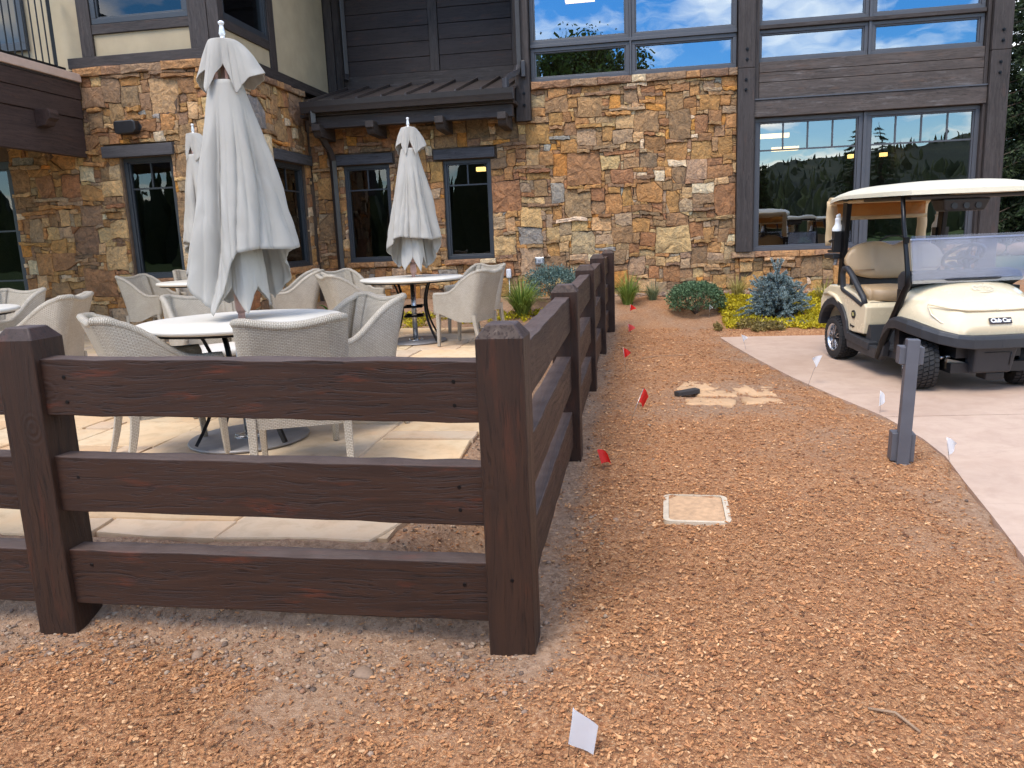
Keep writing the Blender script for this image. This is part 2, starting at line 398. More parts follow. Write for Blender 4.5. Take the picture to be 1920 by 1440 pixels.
# driveway: thick sheet along a curved edge
def drive_mat():
    m = NT('driveway_concrete'); c = m.coord()
    n1 = m.noise(c, .8, 5, .6); n2 = m.noise(c, 5, 6, .65, .4); n3 = m.noise(c, 110, 4)
    n4 = m.noise(m.coord((.6, 3.2, 1)), 2.0, 6, .7, .6)
    b = m.ramp(n1, [(.3, srgb(178, 152, 132)), (.7, srgb(196, 171, 150))])
    b = m.mix(m.ramp(n2, [(.42, 0.0), (.72, .5)]), b, srgb(160, 132, 112))
    b = m.mix(m.ramp(n4, [(.58, 0.0), (.74, .45)]), b, srgb(150, 124, 108))
    n5 = m.noise(c, .45, 7, .7, 1.0); b = m.mix(m.ramp(n5, [(.52, 0.0), (.68, .5)]), b, srgb(172, 142, 122))
    n6 = m.noise(c, 14, 6, .75, .5); b = m.mix(m.ramp(n6, [(.62, 0.0), (.8, .5)]), b, srgb(134, 110, 96))
    m.pbr(b, .8, 0, m.bump(m.math('ADD', m.math('MULTIPLY', n3, .3), n2), .35, .008), .35)
    return m.m
M_DRIVE = drive_mat()
def poly_sheet(name, pts, mat, thick, zf, lift=0.0):
    """flat polygon cut with a top at zf(y)+lift and vertical edges"""
    mb = MB(); n = len(pts)
    top = [(x, y, float(zf(y)) + lift) for x, y in pts]; bot = [(x, y, z - thick) for x, y, z in top]
    mb.hexa(bot, top); return mb.build(name, mat, fixn=True)
# two sheets split by the saw joint that crosses the drive by the bollard
edge = [tuple(p) for p in DE]
J0, J1 = (1.76, 5.86), (12.0, 6.62)
far_edge = [p for p in edge if p[1] > 5.9]; near_edge = [p for p in edge if p[1] < 5.85]
pf = [(12, 10.4), (5.4, 10.05)] + far_edge + [(1.755, 5.872), (12.0, 6.632)]
pn = [(12.0, 6.62), (1.76, 5.86)] + near_edge + [(12, -9)]
drive = poly_sheet('driveway', pf, M_DRIVE, .14, zdrive); tag(drive, kind='structure')
drive2 = poly_sheet('driveway_slab', pn, M_DRIVE, .14, zdrive); drive2.parent = drive

# ------------------------------------------------------------------ rectangle packing for masonry and paving
def pack(W, H, occ, rn, classes):
    rects = []
    def put(i, j, w, h): occ[j:j + h, i:i + w] = True; rects.append((i, j, w, h))
    free0 = (~occ).sum()
    for (w0, w1, h0, h1, frac) in classes:
        got = 0; tries = 0
        while got < frac * free0 and tries < 6000:
            tries += 1
            w = rn.randint(w0, w1); h = rn.randint(h0, h1)
            if w > W or h > H: continue
            i = rn.randint(0, W - w); j = rn.randint(0, H - h)
            if not occ[j:j + h, i:i + w].any(): put(i, j, w, h); got += w * h
    for j in range(H):
        for i in range(W):
            if occ[j, i]: continue
            mw = rn.randint(2, 5); mh = rn.randint(1, 3); w = 1
            while w < mw and i + w < W and not occ[j, i + w]: w += 1
            h = 1
            while h < mh and j + h < H and not occ[j + h, i:i + w].any(): h += 1
            put(i, j, w, h)
    return rects

PAL = [(srgb(150, 119, 86), 5), (srgb(168, 126, 80), 6), (srgb(186, 153, 110), 4), (srgb(142, 114, 86), 4), (srgb(132, 106, 82), 2), (srgb(148, 108, 75), 4),
       (srgb(204, 184, 152), 1.4), (srgb(142, 137, 129), .35), (srgb(182, 127, 66), .9), (srgb(160, 136, 108), 3)]
def pick_col(rn, big=False):
    ws = [w for _, w in PAL]
    if big: ws = [4, 5, 3, 2, 1.5, 4, .6, .3, 1, 1.5]
    c = rn.choices([p for p, _ in PAL], ws)[0]; k = rn.uniform(.84, 1.06)
    return tuple(min(1, x * k * rn.uniform(.95, 1.05)) for x in c)

def stone_geo(poly, proud, rn, mapf, bevel=.008):
    """irregular faced stone from an outline; returns verts, quads/tris"""
    P = np.array(poly); n = len(P); cen = P.mean(0)
    d = P - cen; L = np.hypot(d[:, 0], d[:, 1])[:, None]
    r1 = P - d / L * .0025; r2 = P - d / L * np.minimum(bevel, L * .3)
    r3 = cen + d * .52 + np.array([[rn.uniform(-.1, .1) * abs(d[i, 0]), rn.uniform(-.1, .1) * abs(d[i, 1])] for i in range(n)])
    tx, ty = rn.uniform(-.06, .06), rn.uniform(-.07, .05)
    vs = []
    amp = min(.022, .075 * float(L.mean()))
    for ring, dep in ((r1, None), (r1, 'e'), (r2, 'f'), (r3, 'm')):
        for q in ring:
            if dep is None: z = -.03
            else:
                z = proud + (q[0] - cen[0]) * tx + (q[1] - cen[1]) * ty
                if dep == 'e': z -= .005 + rn.uniform(0, .004)
                if dep == 'f': z += rn.uniform(-.4, .5) * amp
                if dep == 'm': z += rn.uniform(.1, 1.2) * amp
            vs.append(mapf(q[0], q[1], z))
    vs.append(mapf(cen[0], cen[1], proud + amp * rn.uniform(.2, 1.1)))
    fs = []
    for k in range(3):
        for i in range(n):
            j = (i + 1) % n
            fs.append((k * n + i, k * n + j, (k + 1) * n + j, (k + 1) * n + i))
    c = 4 * n
    for i in range(n): fs.append((3 * n + i, 3 * n + (i + 1) % n, c))
    return vs, fs

STONES = []     # (weight, verts, faces, colour)
def lay_wall(u0, u1, v0, v1, holes, mapf, seed, view, cell=.052):
    rn = random.Random(seed)
    W = int(round((u1 - u0) / cell)); H = int(round((v1 - v0) / cell)); cu = (u1 - u0) / W; cv = (v1 - v0) / H
    occ = np.zeros((H, W), bool)
    for (a, b, c, d) in holes:
        occ[max(0, int(round((c - v0) / cv))):max(0, int(round((d - v0) / cv))), max(0, int(round((a - u0) / cu))):max(0, int(round((b - u0) / cu)))] = True
    blocked = occ.copy()
    rects = pack(W, H, occ, rn, [(6, 10, 6, 9, .17), (4, 7, 4, 6, .27), (5, 10, 1, 1, .06), (3, 6, 3, 4, .24), (4, 8, 2, 2, .09), (2, 4, 2, 4, .12)])
    jx = np.random.default_rng(seed).uniform(-.26, .26, (H + 1, W + 1, 2))
    def pt(i, j):
        x = u0 + i * cu; y = v0 + j * cv; dx, dy = jx[j, i]
        wx = (vnoise(x * 2.3, y * 2.3, seed) - .5) * .05; wy = (vnoise(x * 2.1, y * 2.1, seed + 5) - .5) * .06
        if i in (0, W): dx = 0; wx = 0
        if j in (0, H): dy = 0; wy = 0
        bi = lambda a, b: 0 <= a < H and 0 <= b < W and blocked[a, b]
        if any(bi(j + s, i + t) for s in (-1, 0) for t in (-1, 0)): wx *= .2; wy *= .2; dx *= .3; dy *= .3
        return (float(x + dx * cu + wx), float(y + dy * cv + wy))
    for (i, j, w, h) in rects:
        big = w * h >= 24
        step = 1 if w * h <= 8 else 2
        polys = []
        idx = [(a, j) for a in range(i, i + w, step)] + [(i + w, b) for b in range(j, j + h, step)] + [(a, j + h) for a in range(i + w, i, -step)] + [(i, b) for b in range(j + h, j, -step)]
        cut = []
        if w >= 4 and h >= 4 and rn.random() < .55:
            for corner in rn.sample(range(4), rn.choice((1, 1, 2))):
                a = rn.randint(1, w // 2 - (w % 2 == 0 and w // 2 > 1)); b = rn.randint(1, h // 2)
                cut.append((corner, a, b))
        P = [pt(*k) for k in idx]
        for corner, a, b in cut:
            cx, cy = [(i, j), (i + w, j), (i + w, j + h), (i, j + h)][corner]
            sx = 1 if corner in (0, 3) else -1; sy = 1 if corner in (0, 1) else -1
            pa = pt(cx + sx * a, cy); pb = pt(cx, cy + sy * b); pc = pt(cx, cy)
            nP = []
            # remove outline points inside the corner triangle
            for q, k in zip(P, idx):
                fa = abs(k[0] - cx) / a + abs(k[1] - cy) / b
                nP.append(None if fa < .999 else q)
            ins = [pa, pb] if corner in (1, 3) else [pb, pa]
            # corners 1 and 3 are reached along u first when walking counter-clockwise
            if corner == 0: ins = [pb, pa]
            out = []; done = False; nn = len(nP)
            start = next(t for t in range(nn) if nP[t] is not None and nP[t - 1] is None) if None in nP else None
            if start is None: continue
            out = ins + [q for q in (nP[start:] + nP[:start]) if q is not None]
            ko = [k for k, q in zip(idx, nP)]
            oi = [None, None] + [k for k, q in zip(idx[start:] + idx[:start], nP[start:] + nP[:start]) if q is not None]
            # keep the index list in step (cut points carry their own grid place)
            ia, ib = (cx + sx * a, cy), (cx, cy + sy * b)
            oi[0], oi[1] = ((ia, ib) if ins[0] == pa else (ib, ia))
            P, idx = out, oi
            polys.append(([pa, pc, pb] if corner in (1, 3) else [pb, pc, pa], False))
        ded = []
        for q in P:
            if not ded or math.hypot(q[0] - ded[-1][0], q[1] - ded[-1][1]) > .004: ded.append(q)
        if math.hypot(ded[0][0] - ded[-1][0], ded[0][1] - ded[-1][1]) < .004: ded.pop()
        polys.append((ded, True))
        for poly, main in polys:
            A = np.array(poly); area = .5 * (np.dot(A[:, 0], np.roll(A[:, 1], -1)) - np.dot(A[:, 1], np.roll(A[:, 0], -1)))
            if abs(area) < .0005: continue
            if area < 0: poly = poly[::-1]
            thin = h == 1 and w >= 4
            proud = rn.uniform(.035, .07) if thin else rn.uniform(.004, .042)
            vs, fs = stone_geo(poly, proud, rn, mapf)
            c = A.mean(0); wp = mapf(c[0], c[1], 0)
            STONES.append((abs(area) * view(wp), vs, fs, pick_col(rn, big)))
def cap_row(u0, u1, v0, v1, mapf, seed, proud, light=1.0):
    rn = random.Random(seed); u = u0
    while u < u1 - .05:
        w = min(rn.uniform(.2, .62), u1 - u)
        if u1 - u - w < .12: w = u1 - u
        n = max(2, int(w / .12)); j = lambda s: rn.uniform(-.008, .008)
        poly = [(u + w * t / n, v0 + j(0)) for t in range(n + 1)] + [(u + w - w * t / n, v1 + j(0) * .6) for t in range(n + 1)]
        vs, fs = stone_geo(poly, proud + rn.uniform(-.012, .015), rn, mapf)
        c = rn.choices([srgb(142, 108, 82), srgb(140, 114, 90), srgb(192, 172, 142), srgb(160, 120, 82), srgb(128, 100, 80)], [3, 3, 1.5, 2, 2])[0]
        STONES.append((w * (v1 - v0) * .01 + .003, vs, fs, tuple(x * light for x in c))); u += w

# ------------------------------------------------------------------ clubhouse
FY, BYF, BX, UY = 12.5, 9.95, -5.3, 13.7         # facade plane, bay front plane, bay side plane, recessed upper wall
club = thing('clubhouse', 'brown stone and dark timber clubhouse with reflective windows behind the patio', 'building', (0, 12.5, 0))
mF = lambda y: (lambda u, v, d: (u, y - d, v))
mS = lambda x: (lambda u, v, d: (x + d, u, v))
def wall_cells(mb, u0, u1, v0, v1, holes, mapf, t):
    us = sorted({u0, u1, *[h[0] for h in holes], *[h[1] for h in holes]}); vs = sorted({v0, v1, *[h[2] for h in holes], *[h[3] for h in holes]})
    us = [u for u in us if u0 <= u <= u1]; vs = [v for v in vs if v0 <= v <= v1]
    for a, b in zip(us, us[1:]):
        run = None
        for c, d in zip(vs, vs[1:]):
            mu, mv = (a + b) / 2, (c + d) / 2
            hole = any(h[0] < mu < h[1] and h[2] < mv < h[3] for h in holes)
            if hole:
                if run: emit(mb, a, b, *run, mapf, t); run = None
            else: run = (run[0], d) if run else (c, d)
        if run: emit(mb, a, b, *run, mapf, t)
def emit(mb, a, b, c, d, mapf, t):
    P = [mapf(u, v, w) for w in (-t, 0) for u, v in ((a, c), (b, c), (b, d), (a, d))]
    mb.add(P, [(3, 2, 1, 0), (4, 5, 6, 7), (0, 1, 5, 4), (1, 2, 6, 5), (2, 3, 7, 6), (3, 0, 4, 7)])
def part_box(name, mat, x0, x1, y0, y1, z0, z1, parent=club, bev=.006):
    return MB().box(x0, x1, y0, y1, z0, z1).build(name, mat, parent, True, bev=bev)

# stone walls: main front, low wall under the big window, bay front, bay side
WIN_A = (-4.74, -3.95, .87, 2.42); WIN_B = (-3.07, -2.29, .86, 2.42)
WIN_C = (-6.9, -6.15, .82, 2.44); WIN_D = (11.2, 12.28, .86, 2.44); DOOR = (-10.6, -8.6, -.3, 2.5)
hm = [WIN_A, WIN_B, (-4.86, -3.86, 2.42, 2.585), (-3.2, -2.2, 2.42, 2.585)]
lay_wall(-5.25, 1.46, -.08, 3.38, hm + [(-5.3, -1.72, 3.05, 3.5), (-1.85, -1.6, 2.92, 3.5)], mF(FY), 11, lambda p: 1.0)
lay_wall(1.46, 5.14, -.08, .72, [], mF(FY), 12, lambda p: 1.0)
lay_wall(-8.6, BX - .0, -.02, 3.5, [WIN_C, (-7.14, -6.08, 2.44, 2.6), (-8.7, -7.42, 2.9, 3.6)], mF(BYF), 13, lambda p: 1.25)
lay_wall(BYF, 12.44, -.05, 3.5, [WIN_D, (11.15, 12.44, 2.44, 2.6)], mS(BX), 14, lambda p: .25)
cap_row(-1.6, 1.46, 3.385, 3.49, mF(FY), 15, .075)
cap_row(1.40, 5.14, .725, .815, mF(FY), 16, .08, 1.12)
cap_row(-7.40, BX + .06, 3.50, 3.61, mF(BYF), 17, .07)
cap_row(BYF, 12.4, 3.50, 3.595, mS(BX), 18, .06)
cap_row(-4.78, -3.9, .78, .865, mF(FY), 19, .07); cap_row(-3.1, -2.26, .77, .855, mF(FY), 20, .07)
cap_row(-6.95, -6.1, .72, .815, mF(BYF), 21, .07); cap_row(11.1, 12.4, .76, .85, mS(BX), 22, .07)
mw = MB()
wall_cells(mw, -5.5, 5.14, -.4, 3.49, [WIN_A, WIN_B, (1.46, 5.2, .80, 3.6)], mF(FY), .3)
wall_cells(mw, -8.6, BX, -.3, 3.6, [WIN_C], mF(BYF), .28)
wall_cells(mw, BYF, FY + .02, -.3, 3.6, [WIN_D], mS(BX), .28)
stone_wall = mw.build('stone_wall', M_MORTAR, club, True)
stone_wall['label'] = 'wall of irregular brown, tan and grey ledge stones'
STONES.sort(key=lambda s: -s[0])
for wgt, vs, fs, cc in STONES[:300]:
    b = MB(); b.add(vs, fs, False); b.c = [(*cc, 1)] * len(vs); b.build('stone', M_STONE, stone_wall, True)
rest = MB(); rest.c = []
for wgt, vs, fs, cc in STONES[300:]: rest.add(vs, fs, False); rest.c += [(*cc, 1)] * len(vs)
tag(rest.build('small_stones', M_STONE, stone_wall, True), kind='stuff')

def window(u0, u1, v0, v1, mapf, fmat, gmat, fw=.06, inset=.05, depth=.1, muntins=(), parent=club, lower_row=None, flabel=None):
    """frame with pane and muntin bars; muntins: ('h', v, ua, ub) or ('v', u, va, vb)"""
    def bar(mb, a, b, c, d, f, bk):
        P = [mapf(u, v, w) for w in (bk, f) for u, v in ((a, c), (b, c), (b, d), (a, d))]
        mb.add(P, [(3, 2, 1, 0), (4, 5, 6, 7), (0, 1, 5, 4), (1, 2, 6, 5), (2, 3, 7, 6), (3, 0, 4, 7)])
    mb = MB(); f = -inset; bk = -inset - depth
    bar(mb, u0, u1, v0, v0 + fw, f, bk); bar(mb, u0, u1, v1 - fw, v1, f, bk)
    bar(mb, u0, u0 + fw, v0 + fw, v1 - fw, f, bk); bar(mb, u1 - fw, u1, v0 + fw, v1 - fw, f, bk)
    # inner sash step
    s = .022; a, b, c, d = u0 + fw, u1 - fw, v0 + fw, v1 - fw
    bar(mb, a, b, c, c + s, f - .02, bk); bar(mb, a, b, d - s, d, f - .02, bk); bar(mb, a, a + s, c + s, d - s, f - .02, bk); bar(mb, b - s, b, c + s, d - s, f - .02, bk)
    w = mb.build('window', fmat, parent, True, bev=.004)
    g = MB(); P = [mapf(u, v, f - .05) for u, v in ((a, c), (b, c), (b, d), (a, d))]; g.add(P, [(0, 1, 2, 3)])
    g.build('pane', gmat, w, True)
    for mt in muntins:
        q = MB(); k = .011
        if mt[0] == 'h': bar(q, mt[2], mt[3], mt[1] - k, mt[1] + k, f - .035, f - .062)
        else: bar(q, mt[1] - k, mt[1] + k, mt[2], mt[3], f - .036, f - .063)
        q.build('muntin', fmat, w, True)
    return w
def cross(u0, u1, v0, v1, vh, n, fw=.06):
    r = [('h', vh, u0 + fw, u1 - fw)]
    for k in range(1, n): u = u0 + fw + (u1 - u0 - 2 * fw) * k / n; r.append(('v', u, vh, v1 - fw))
    return r
window(*WIN_A, mF(FY), M_FRAMEB, M_GLASS_LO, .055, .04, muntins=cross(*WIN_A, 2.03, 2))
window(*WIN_B, mF(FY), M_FRAMEB, M_GLASS_LO, .055, .04, muntins=cross(*WIN_B, 2.03, 2))
window(*WIN_C, mF(BYF), M_FRAMEB, M_GLASS_LO, .055, .04, muntins=cross(*WIN_C, 2.03, 2))
window(*WIN_D, mS(BX), M_FRAMEB, M_GLASS_LO, .06, .04, muntins=cross(*WIN_D, 2.03, 2))
# lintels
for (a, b, c, d) in ((-4.85, -3.87, 2.425, 2.58), (-3.19, -2.21, 2.425, 2.58)): part_box('lintel', W_LIN, a, b, FY - .075, FY + .05, c, d)
part_box('lintel', W_LIN, -7.13, -6.09, BYF - .075, BYF + .05, 2.445, 2.595)
part_box('lintel', W_LINY, BX - .05, BX + .075, 11.14, 12.46, 2.445, 2.60)
# big window block on the right
L0 = 1.75; mun = lambda a, b: cross(a, b, .83, 2.76, 2.3, 4, .06)
window(1.73, 3.25, .815, 2.765, mF(FY), M_FRAME, M_GLASS_MID, .06, .02, muntins=mun(1.73, 3.25))
window(3.30, 4.82, .815, 2.765, mF(FY), M_FRAME, M_GLASS_MID, .06, .02, muntins=mun(3.30, 4.82))
part_box('mullion', M_FRAME, 3.252, 3.298, FY - .005, FY + .12, .815, 2.765, bev=.003)
for (a, b) in ((-1.60, -.105), (-.075, 1.45)):
    window(a, b, 3.50, 3.985, mF(FY), M_FRAME, M_GLASS_HI, .055, .02); window(a, b, 4.035, 5.9, mF(FY), M_FRAME, M_GLASS_HI, .055, .02)
for (a, b) in ((1.74, 3.27), (3.31, 4.80)):
    window(a, b, 3.545, 3.99, mF(FY), M_FRAME, M_GLASS_HI, .05, .02); window(a, b, 4.05, 5.9, mF(FY), M_FRAME, M_GLASS_HI, .05, .02)
part_box('mullion', M_FRAME, -.103, -.077, FY - .01, FY + .1, 3.50, 5.9, bev=.003); part_box('mullion', M_FRAME, 3.272, 3.308, FY - .01, FY + .1, 3.545, 5.9, bev=.003)
part_box('transom', M_FRAME, -1.60, 1.45, FY - .012, FY + .1, 3.987, 4.033, bev=.003)
part_box('transom', W_DX, 1.74, 4.80, FY - .03, FY + .1, 3.993, 4.047, bev=.004)
# belly beam, boards, side casings
part_box('beam', W_SIDW, 1.70, 4.86, FY - .07, FY + .1, 2.77, 3.005)
part_box('drip_edge', M_FRAME, 1.70, 4.86, FY - .085, FY - .02, 3.008, 3.028, bev=.002)
for c, d in ((3.03, 3.252), (3.258, 3.388), (3.394, 3.54)): part_box('siding_board', W_SIDW, 1.77, 4.81, FY - .035, FY + .08, c, d)
for a, b in ((1.702, 1.765), (4.812, 4.858)): part_box('casing', W_DZ, a, b, FY - .05, FY + .08, 3.03, 5.95)
part_box('casing', W_DZ, 1.702, 1.728, FY - .05, FY + .1, .815, 2.768, bev=.003); part_box('casing', W_DZ, 4.822, 4.862, FY - .05, FY + .1, .815, 2.768, bev=.003)
# timber posts with bolts
def bolt(x, y, z, par):
    b = MB(); b.tube([(x, y + .01, z), (x, y - .012, z)], .022, 8); b.tube([(x, y - .01, z), (x, y - .03, z)], .012, 6); b.build('bolt', M_BLACKM, par, True)
for (a, b, bx, z0) in ((1.463, 1.70, 1.575, .815), (4.866, 5.12, 4.99, -.1)):
    p1 = part_box('timber_post', W_DZ, a, b, FY - .115, FY + .12, z0, 3.46); p2 = part_box('timber_post', W_DZ, a, b, FY - .115, FY + .12, 3.465, 6.1)
    for z in (3.16, 3.30): bolt(bx, FY - .115, z, p1)
    for z in (3.58, 3.72): bolt(bx + .01, FY - .115, z, p2)
cb = part_box('corner_post', W_DZ, -1.83, -1.61, FY - .14, FY + .15, 2.92, 6.1)
for z in (3.15, 3.32, 3.68): bolt(-1.7, FY - .14, z, cb)
# recessed upper wall of dark boards
x0, x1 = -5.02, -1.84
part_box('backing', W_DX, -5.4, -1.6, UY + .02, UY + .3, 3.0, 6.1, bev=0)
part_box('trim', W_DZ, BX, -5.16, UY - .08, UY + .02, 3.5, 6.1); part_box('trim', W_DZ, -5.155, -5.03, UY - .04, UY + .02, 3.5, 6.1)
part_box('trim', W_DX, -5.02, -1.9, UY - .045, UY + .02, 3.78, 4.01)
part_box('batten', W_DZ, -3.47, -3.31, UY - .05, UY + .02, 4.012, 6.1); part_box('trim', W_DZ, -2.05, -1.9, UY - .05, UY + .02, 4.012, 6.1)
zz_ = 4.015; k = 0
while zz_ < 6.0:
    for a, b in ((-5.02, -3.475), (-3.305, -2.055)): part_box('siding_board', W_SID, a, b, UY - .022 - .004 * (k % 2), UY + .02, zz_ + (0 if a < -4 else .0), zz_ + .243)
    zz_ += .25; k += 1
# shed roof with standing seams, gutter, fascia, brackets
EY, EZ, RZ = 11.9, 3.33, 3.81
sl = (RZ - EZ) / (UY - .04 - EY)
rf = MB(); rf.hexa([(-5.1, EY, EZ - .03), (-1.8, EY, EZ - .03), (-1.8, UY - .03, RZ - .03), (-5.1, UY - .03, RZ - .03)], [(-5.1, EY, EZ), (-1.8, EY, EZ), (-1.8, UY - .03, RZ), (-5.1, UY - .03, RZ)])
roof = rf.build('shed_roof', M_ROOF, club, True)
for kx in range(9):
    x = -4.98 + kx * .385
    s = MB(); s.hexa([(x - .014, EY + .02, EZ + .005), (x + .014, EY + .02, EZ + .005), (x + .014, UY - .05, RZ + .002), (x - .014, UY - .05, RZ + .002)], [(x - .012, EY + .02, EZ + .045), (x + .012, EY + .02, EZ + .045), (x + .012, UY - .05, RZ + .042), (x - .012, UY - .05, RZ + .042)])
    s.build('seam', M_ROOF, roof, True)
gp = [(11.93, 3.30), (11.93, 3.17), (11.82, 3.165), (11.80, 3.22), (11.785, 3.25), (11.775, 3.325), (11.79, 3.325), (11.80, 3.26), (11.835, 3.18), (11.92, 3.185), (11.92, 3.30)]
gu = MB(); gu.prism(gp, 0, -5.08, -1.78); gutter = gu.build('gutter', M_GUT, club, True, fixn=True)
part_box('gutter_end', M_GUT, -1.785, -1.775, 11.78, 11.93, 3.165, 3.325, gutter, bev=0)
part_box('fascia', W_DX, -5.05, -1.80, 11.94, 12.06, 3.13, 3.31); part_box('fascia', W_DX, -4.95, -1.83, 11.99, 12.14, 2.95, 3.128)
part_box('soffit', W_DX, -5.2, -1.79, 12.06, 12.49, 3.14, 3.18, bev=0)
for x in (-4.86, -4.0, -2.92, -1.97):
    b = MB(); b.prism([(11.80, 2.995), (11.80, 2.90), (11.845, 2.885), (11.87, 2.84), (11.90, 2.81), (12.45, 2.80), (12.45, 2.995)], 0, x - .065, x + .065)
    b.build('bracket', W_DY, club, True, bev=.005, fixn=True)
def pipe(name, path, r, parent=club):
    b = MB(); b.tube(path, r, 4, smooth=False); return b.build(name, M_GUT, parent, True, bev=.008)
pipe('downspout', [(-4.92, 11.86, 3.2), (-4.92, 11.86, 3.03), (-4.90, 11.96, 2.93), (-4.86, 12.3, 2.66), (-4.86, 12.41, 2.5), (-4.86, 12.42, .2)], .06)
pipe('downspout', [(-1.77, FY - .2, 6.0), (-1.77, FY - .2, 3.72), (-1.79, FY - .27, 3.60), (-1.86, 12.0, 3.52), (-1.9, 11.88, 3.45), (-1.9, 11.86, 3.27)], .055)
ds = pipe('downspout', [(-4.95, UY - .12, 6.0), (-4.95, UY - .12, 4.05), (-4.93, UY - .2, 3.93)], .055)
part_box('pipe_strap', M_GUT, -1.72, -1.66, FY - .22, FY - .15, 3.55, 3.78)
# bay: band, posts, stucco, upper windows
part_box('band', W_DX, -7.47, BX + .04, BYF - .04, BYF + .1, 3.612, 3.745); part_box('band', W_DY, BX - .1, BX + .04, BYF - .035, UY - .1, 3.60, 3.74)
part_box('stucco_wall', M_STUC, -11.0, -7.26, BYF + .03, BYF + .2, 3.6, 6.1, bev=0)
wst = part_box('stucco_panel', M_STUC, -7.08, -5.69, BYF + .02, BYF + .2, 3.75, 4.02, bev=0)
part_box('timber_post', W_DZ, -7.26, -7.08, BYF - .02, BYF + .2, 3.747, 6.1); part_box('timber_post', W_DZ, -5.69, -5.43, BYF - .02, BYF + .2, 3.747, 6.1)
part_box('timber_post', W_DZ, -5.425, -5.275, BYF - .012, BYF + .13, 3.747, 6.1)
part_box('trim', W_DX, -7.08, -5.69, BYF - .01, BYF + .2, 4.022, 4.14)
window(-7.075, -5.695, 4.145, 5.9, mF(BYF), M_FRAMEB, M_GLASS_LO, .07, -.0)
window(-9.4, -8.05, 3.9, 5.9, mF(BYF), M_FRAMEB, M_GLASS_LO, .09, -.04)
window(BYF + .145, 11.40, 4.13, 5.9, mS(BX), M_FRAMEB, M_GLASS_LO, .07, -.0)
part_box('trim', W_DY, BX - .2, BX + .015, BYF + .13, 11.40, 4.0, 4.128); part_box('stucco_panel', M_STUC, BX - .2, BX - .01, BYF + .13, 11.40, 3.742, 3.998, bev=0)
part_box('timber_post', W_DZ, BX - .2, BX + .02, 11.402, 11.6, 3.742, 6.1); part_box('stucco_wall', M_STUC, BX - .2, BX - .005, 11.602, UY - .1, 3.742, 6.1, bev=0)
# glazed door under the balcony
window(-10.5, -8.62, -.05, 2.5, mF(BYF), M_FRAMEB, M_GLASS_LO, .1, .06, muntins=[('h', 1.55, -10.4, -8.72), ('h', .85, -10.4, -8.72)])
part_box('wall_left', M_MORTAR, -12, -8.6, BYF + .05, BYF + .3, 2.5, 3.6, bev=0); part_box('wall_left', M_MORTAR, -12, -10.5, BYF, BYF + .3, -.3, 2.5, bev=0)
# balcony over the patio on the left
bal = MB().box(-11.5, -7.44, 3.5, BYF - .02, 2.9, 3.3).build('balcony', W_DECK, club, True)
for (c, d, x) in ((2.47, 2.965, -7.36), (2.97, 3.205, -7.34), (3.21, 3.405, -7.33)):
    MB().box(x - .1, x, 3.4, BYF - .045, c, d).build('fascia_board', W_DECK, bal, True, bev=.006)
MB().box(-7.75, -7.29, 3.4, BYF - .05, 3.43, 3.535).build('coping', simple('coping_stone', srgb(186, 160, 144), .75, 0, .12, 5, .3, 60), bal, True, bev=.008)
MB().box(-7.7, -7.32, 3.4, BYF - .05, 3.407, 3.428).build('flashing', M_GUT, bal, True)
MB().prism([(-7.36, 2.97), (-7.17, 2.97), (-7.15, 2.93), (-7.15, 2.86), (-7.2, 2.83), (-7.23, 2.78), (-7.36, 2.76)], 1, 9.03, 9.2).build('corbel', W_DECK, bal, True, bev=.006, fixn=True)
for kk in range(46):
    y = BYF - .2 - kk * .115
    MB().tube([(-7.52, y, 3.58), (-7.52, y, 4.5)], .012 if kk % 12 else .03, 4, smooth=False).build('baluster', M_BLACKM, bal, True)
for z in (3.6, 4.5): MB().box(-7.54, -7.5, 4, BYF - .05, z, z + .03).build('railing_bar', M_BLACKM, bal, True)
# speaker and wall boxes belong to the wall
# closed building volume: roof slab, side and back walls, rooms
part_box('upper_roof', M_ROOF, -12.2, 5.3, FY - .1, 20, 6.1, 6.25, bev=0); part_box('upper_roof', M_ROOF, -12.2, -4.9, BYF - .3, FY - .11, 6.1, 6.25, bev=0)
part_box('outer_wall', W_DX, 5.0, 5.13, FY + .13, 20, -.3, 6.1, bev=0); part_box('outer_wall', W_DX, -12, 5.0, 19.8, 20, -.3, 6.1, bev=0); part_box('outer_wall', W_DX, -12.1, -12, BYF, 20, -.3, 6.1, bev=0)
part_box('room_back', M_INT, 1.3, 5.0, 18.0, 18.1, -.2, 6.0, bev=0); part_box('room_back', M_INT, -11.9, 1.3, 16.0, 16.1, -.2, 6.0, bev=0)
part_box('room_floor', M_INTF, -11.9, 4.99, FY + .31, 19.7, -.1, 0.02, bev=0); part_box('room_floor', M_INTF, -11.9, BX - .3, BYF + .31, FY + .3, -.1, .02, bev=0)
part_box('room_ceiling', M_INT, -11.9, 1.28, FY + .32, 16, 3.05, 3.2, bev=0); part_box('room_ceiling', M_INT, -11.9, BX - .31, BYF + .32, FY + .3, 3.05, 3.2, bev=0)
part_box('room_ceiling', M_INT, 1.3, 4.98, FY + .3, 18, 3.05, 3.4, bev=0)
part_box('room_wall', M_INT, 1.28, 1.38, FY + .3, 18, 0, 6, bev=0)
for (x, y, z, w) in ((1.95, 15.2, 2.75, .75), (2.6, 16.4, 2.62, .5), (4.05, 16.5, 2.42, .09), (4.75, 16.9, 2.45, .12), (-2.95, 14.6, 2.4, .16)):
    part_box('ceiling_lamp', M_LAMP, x, x + w, y, y + .12, z, z + .07, bev=0)
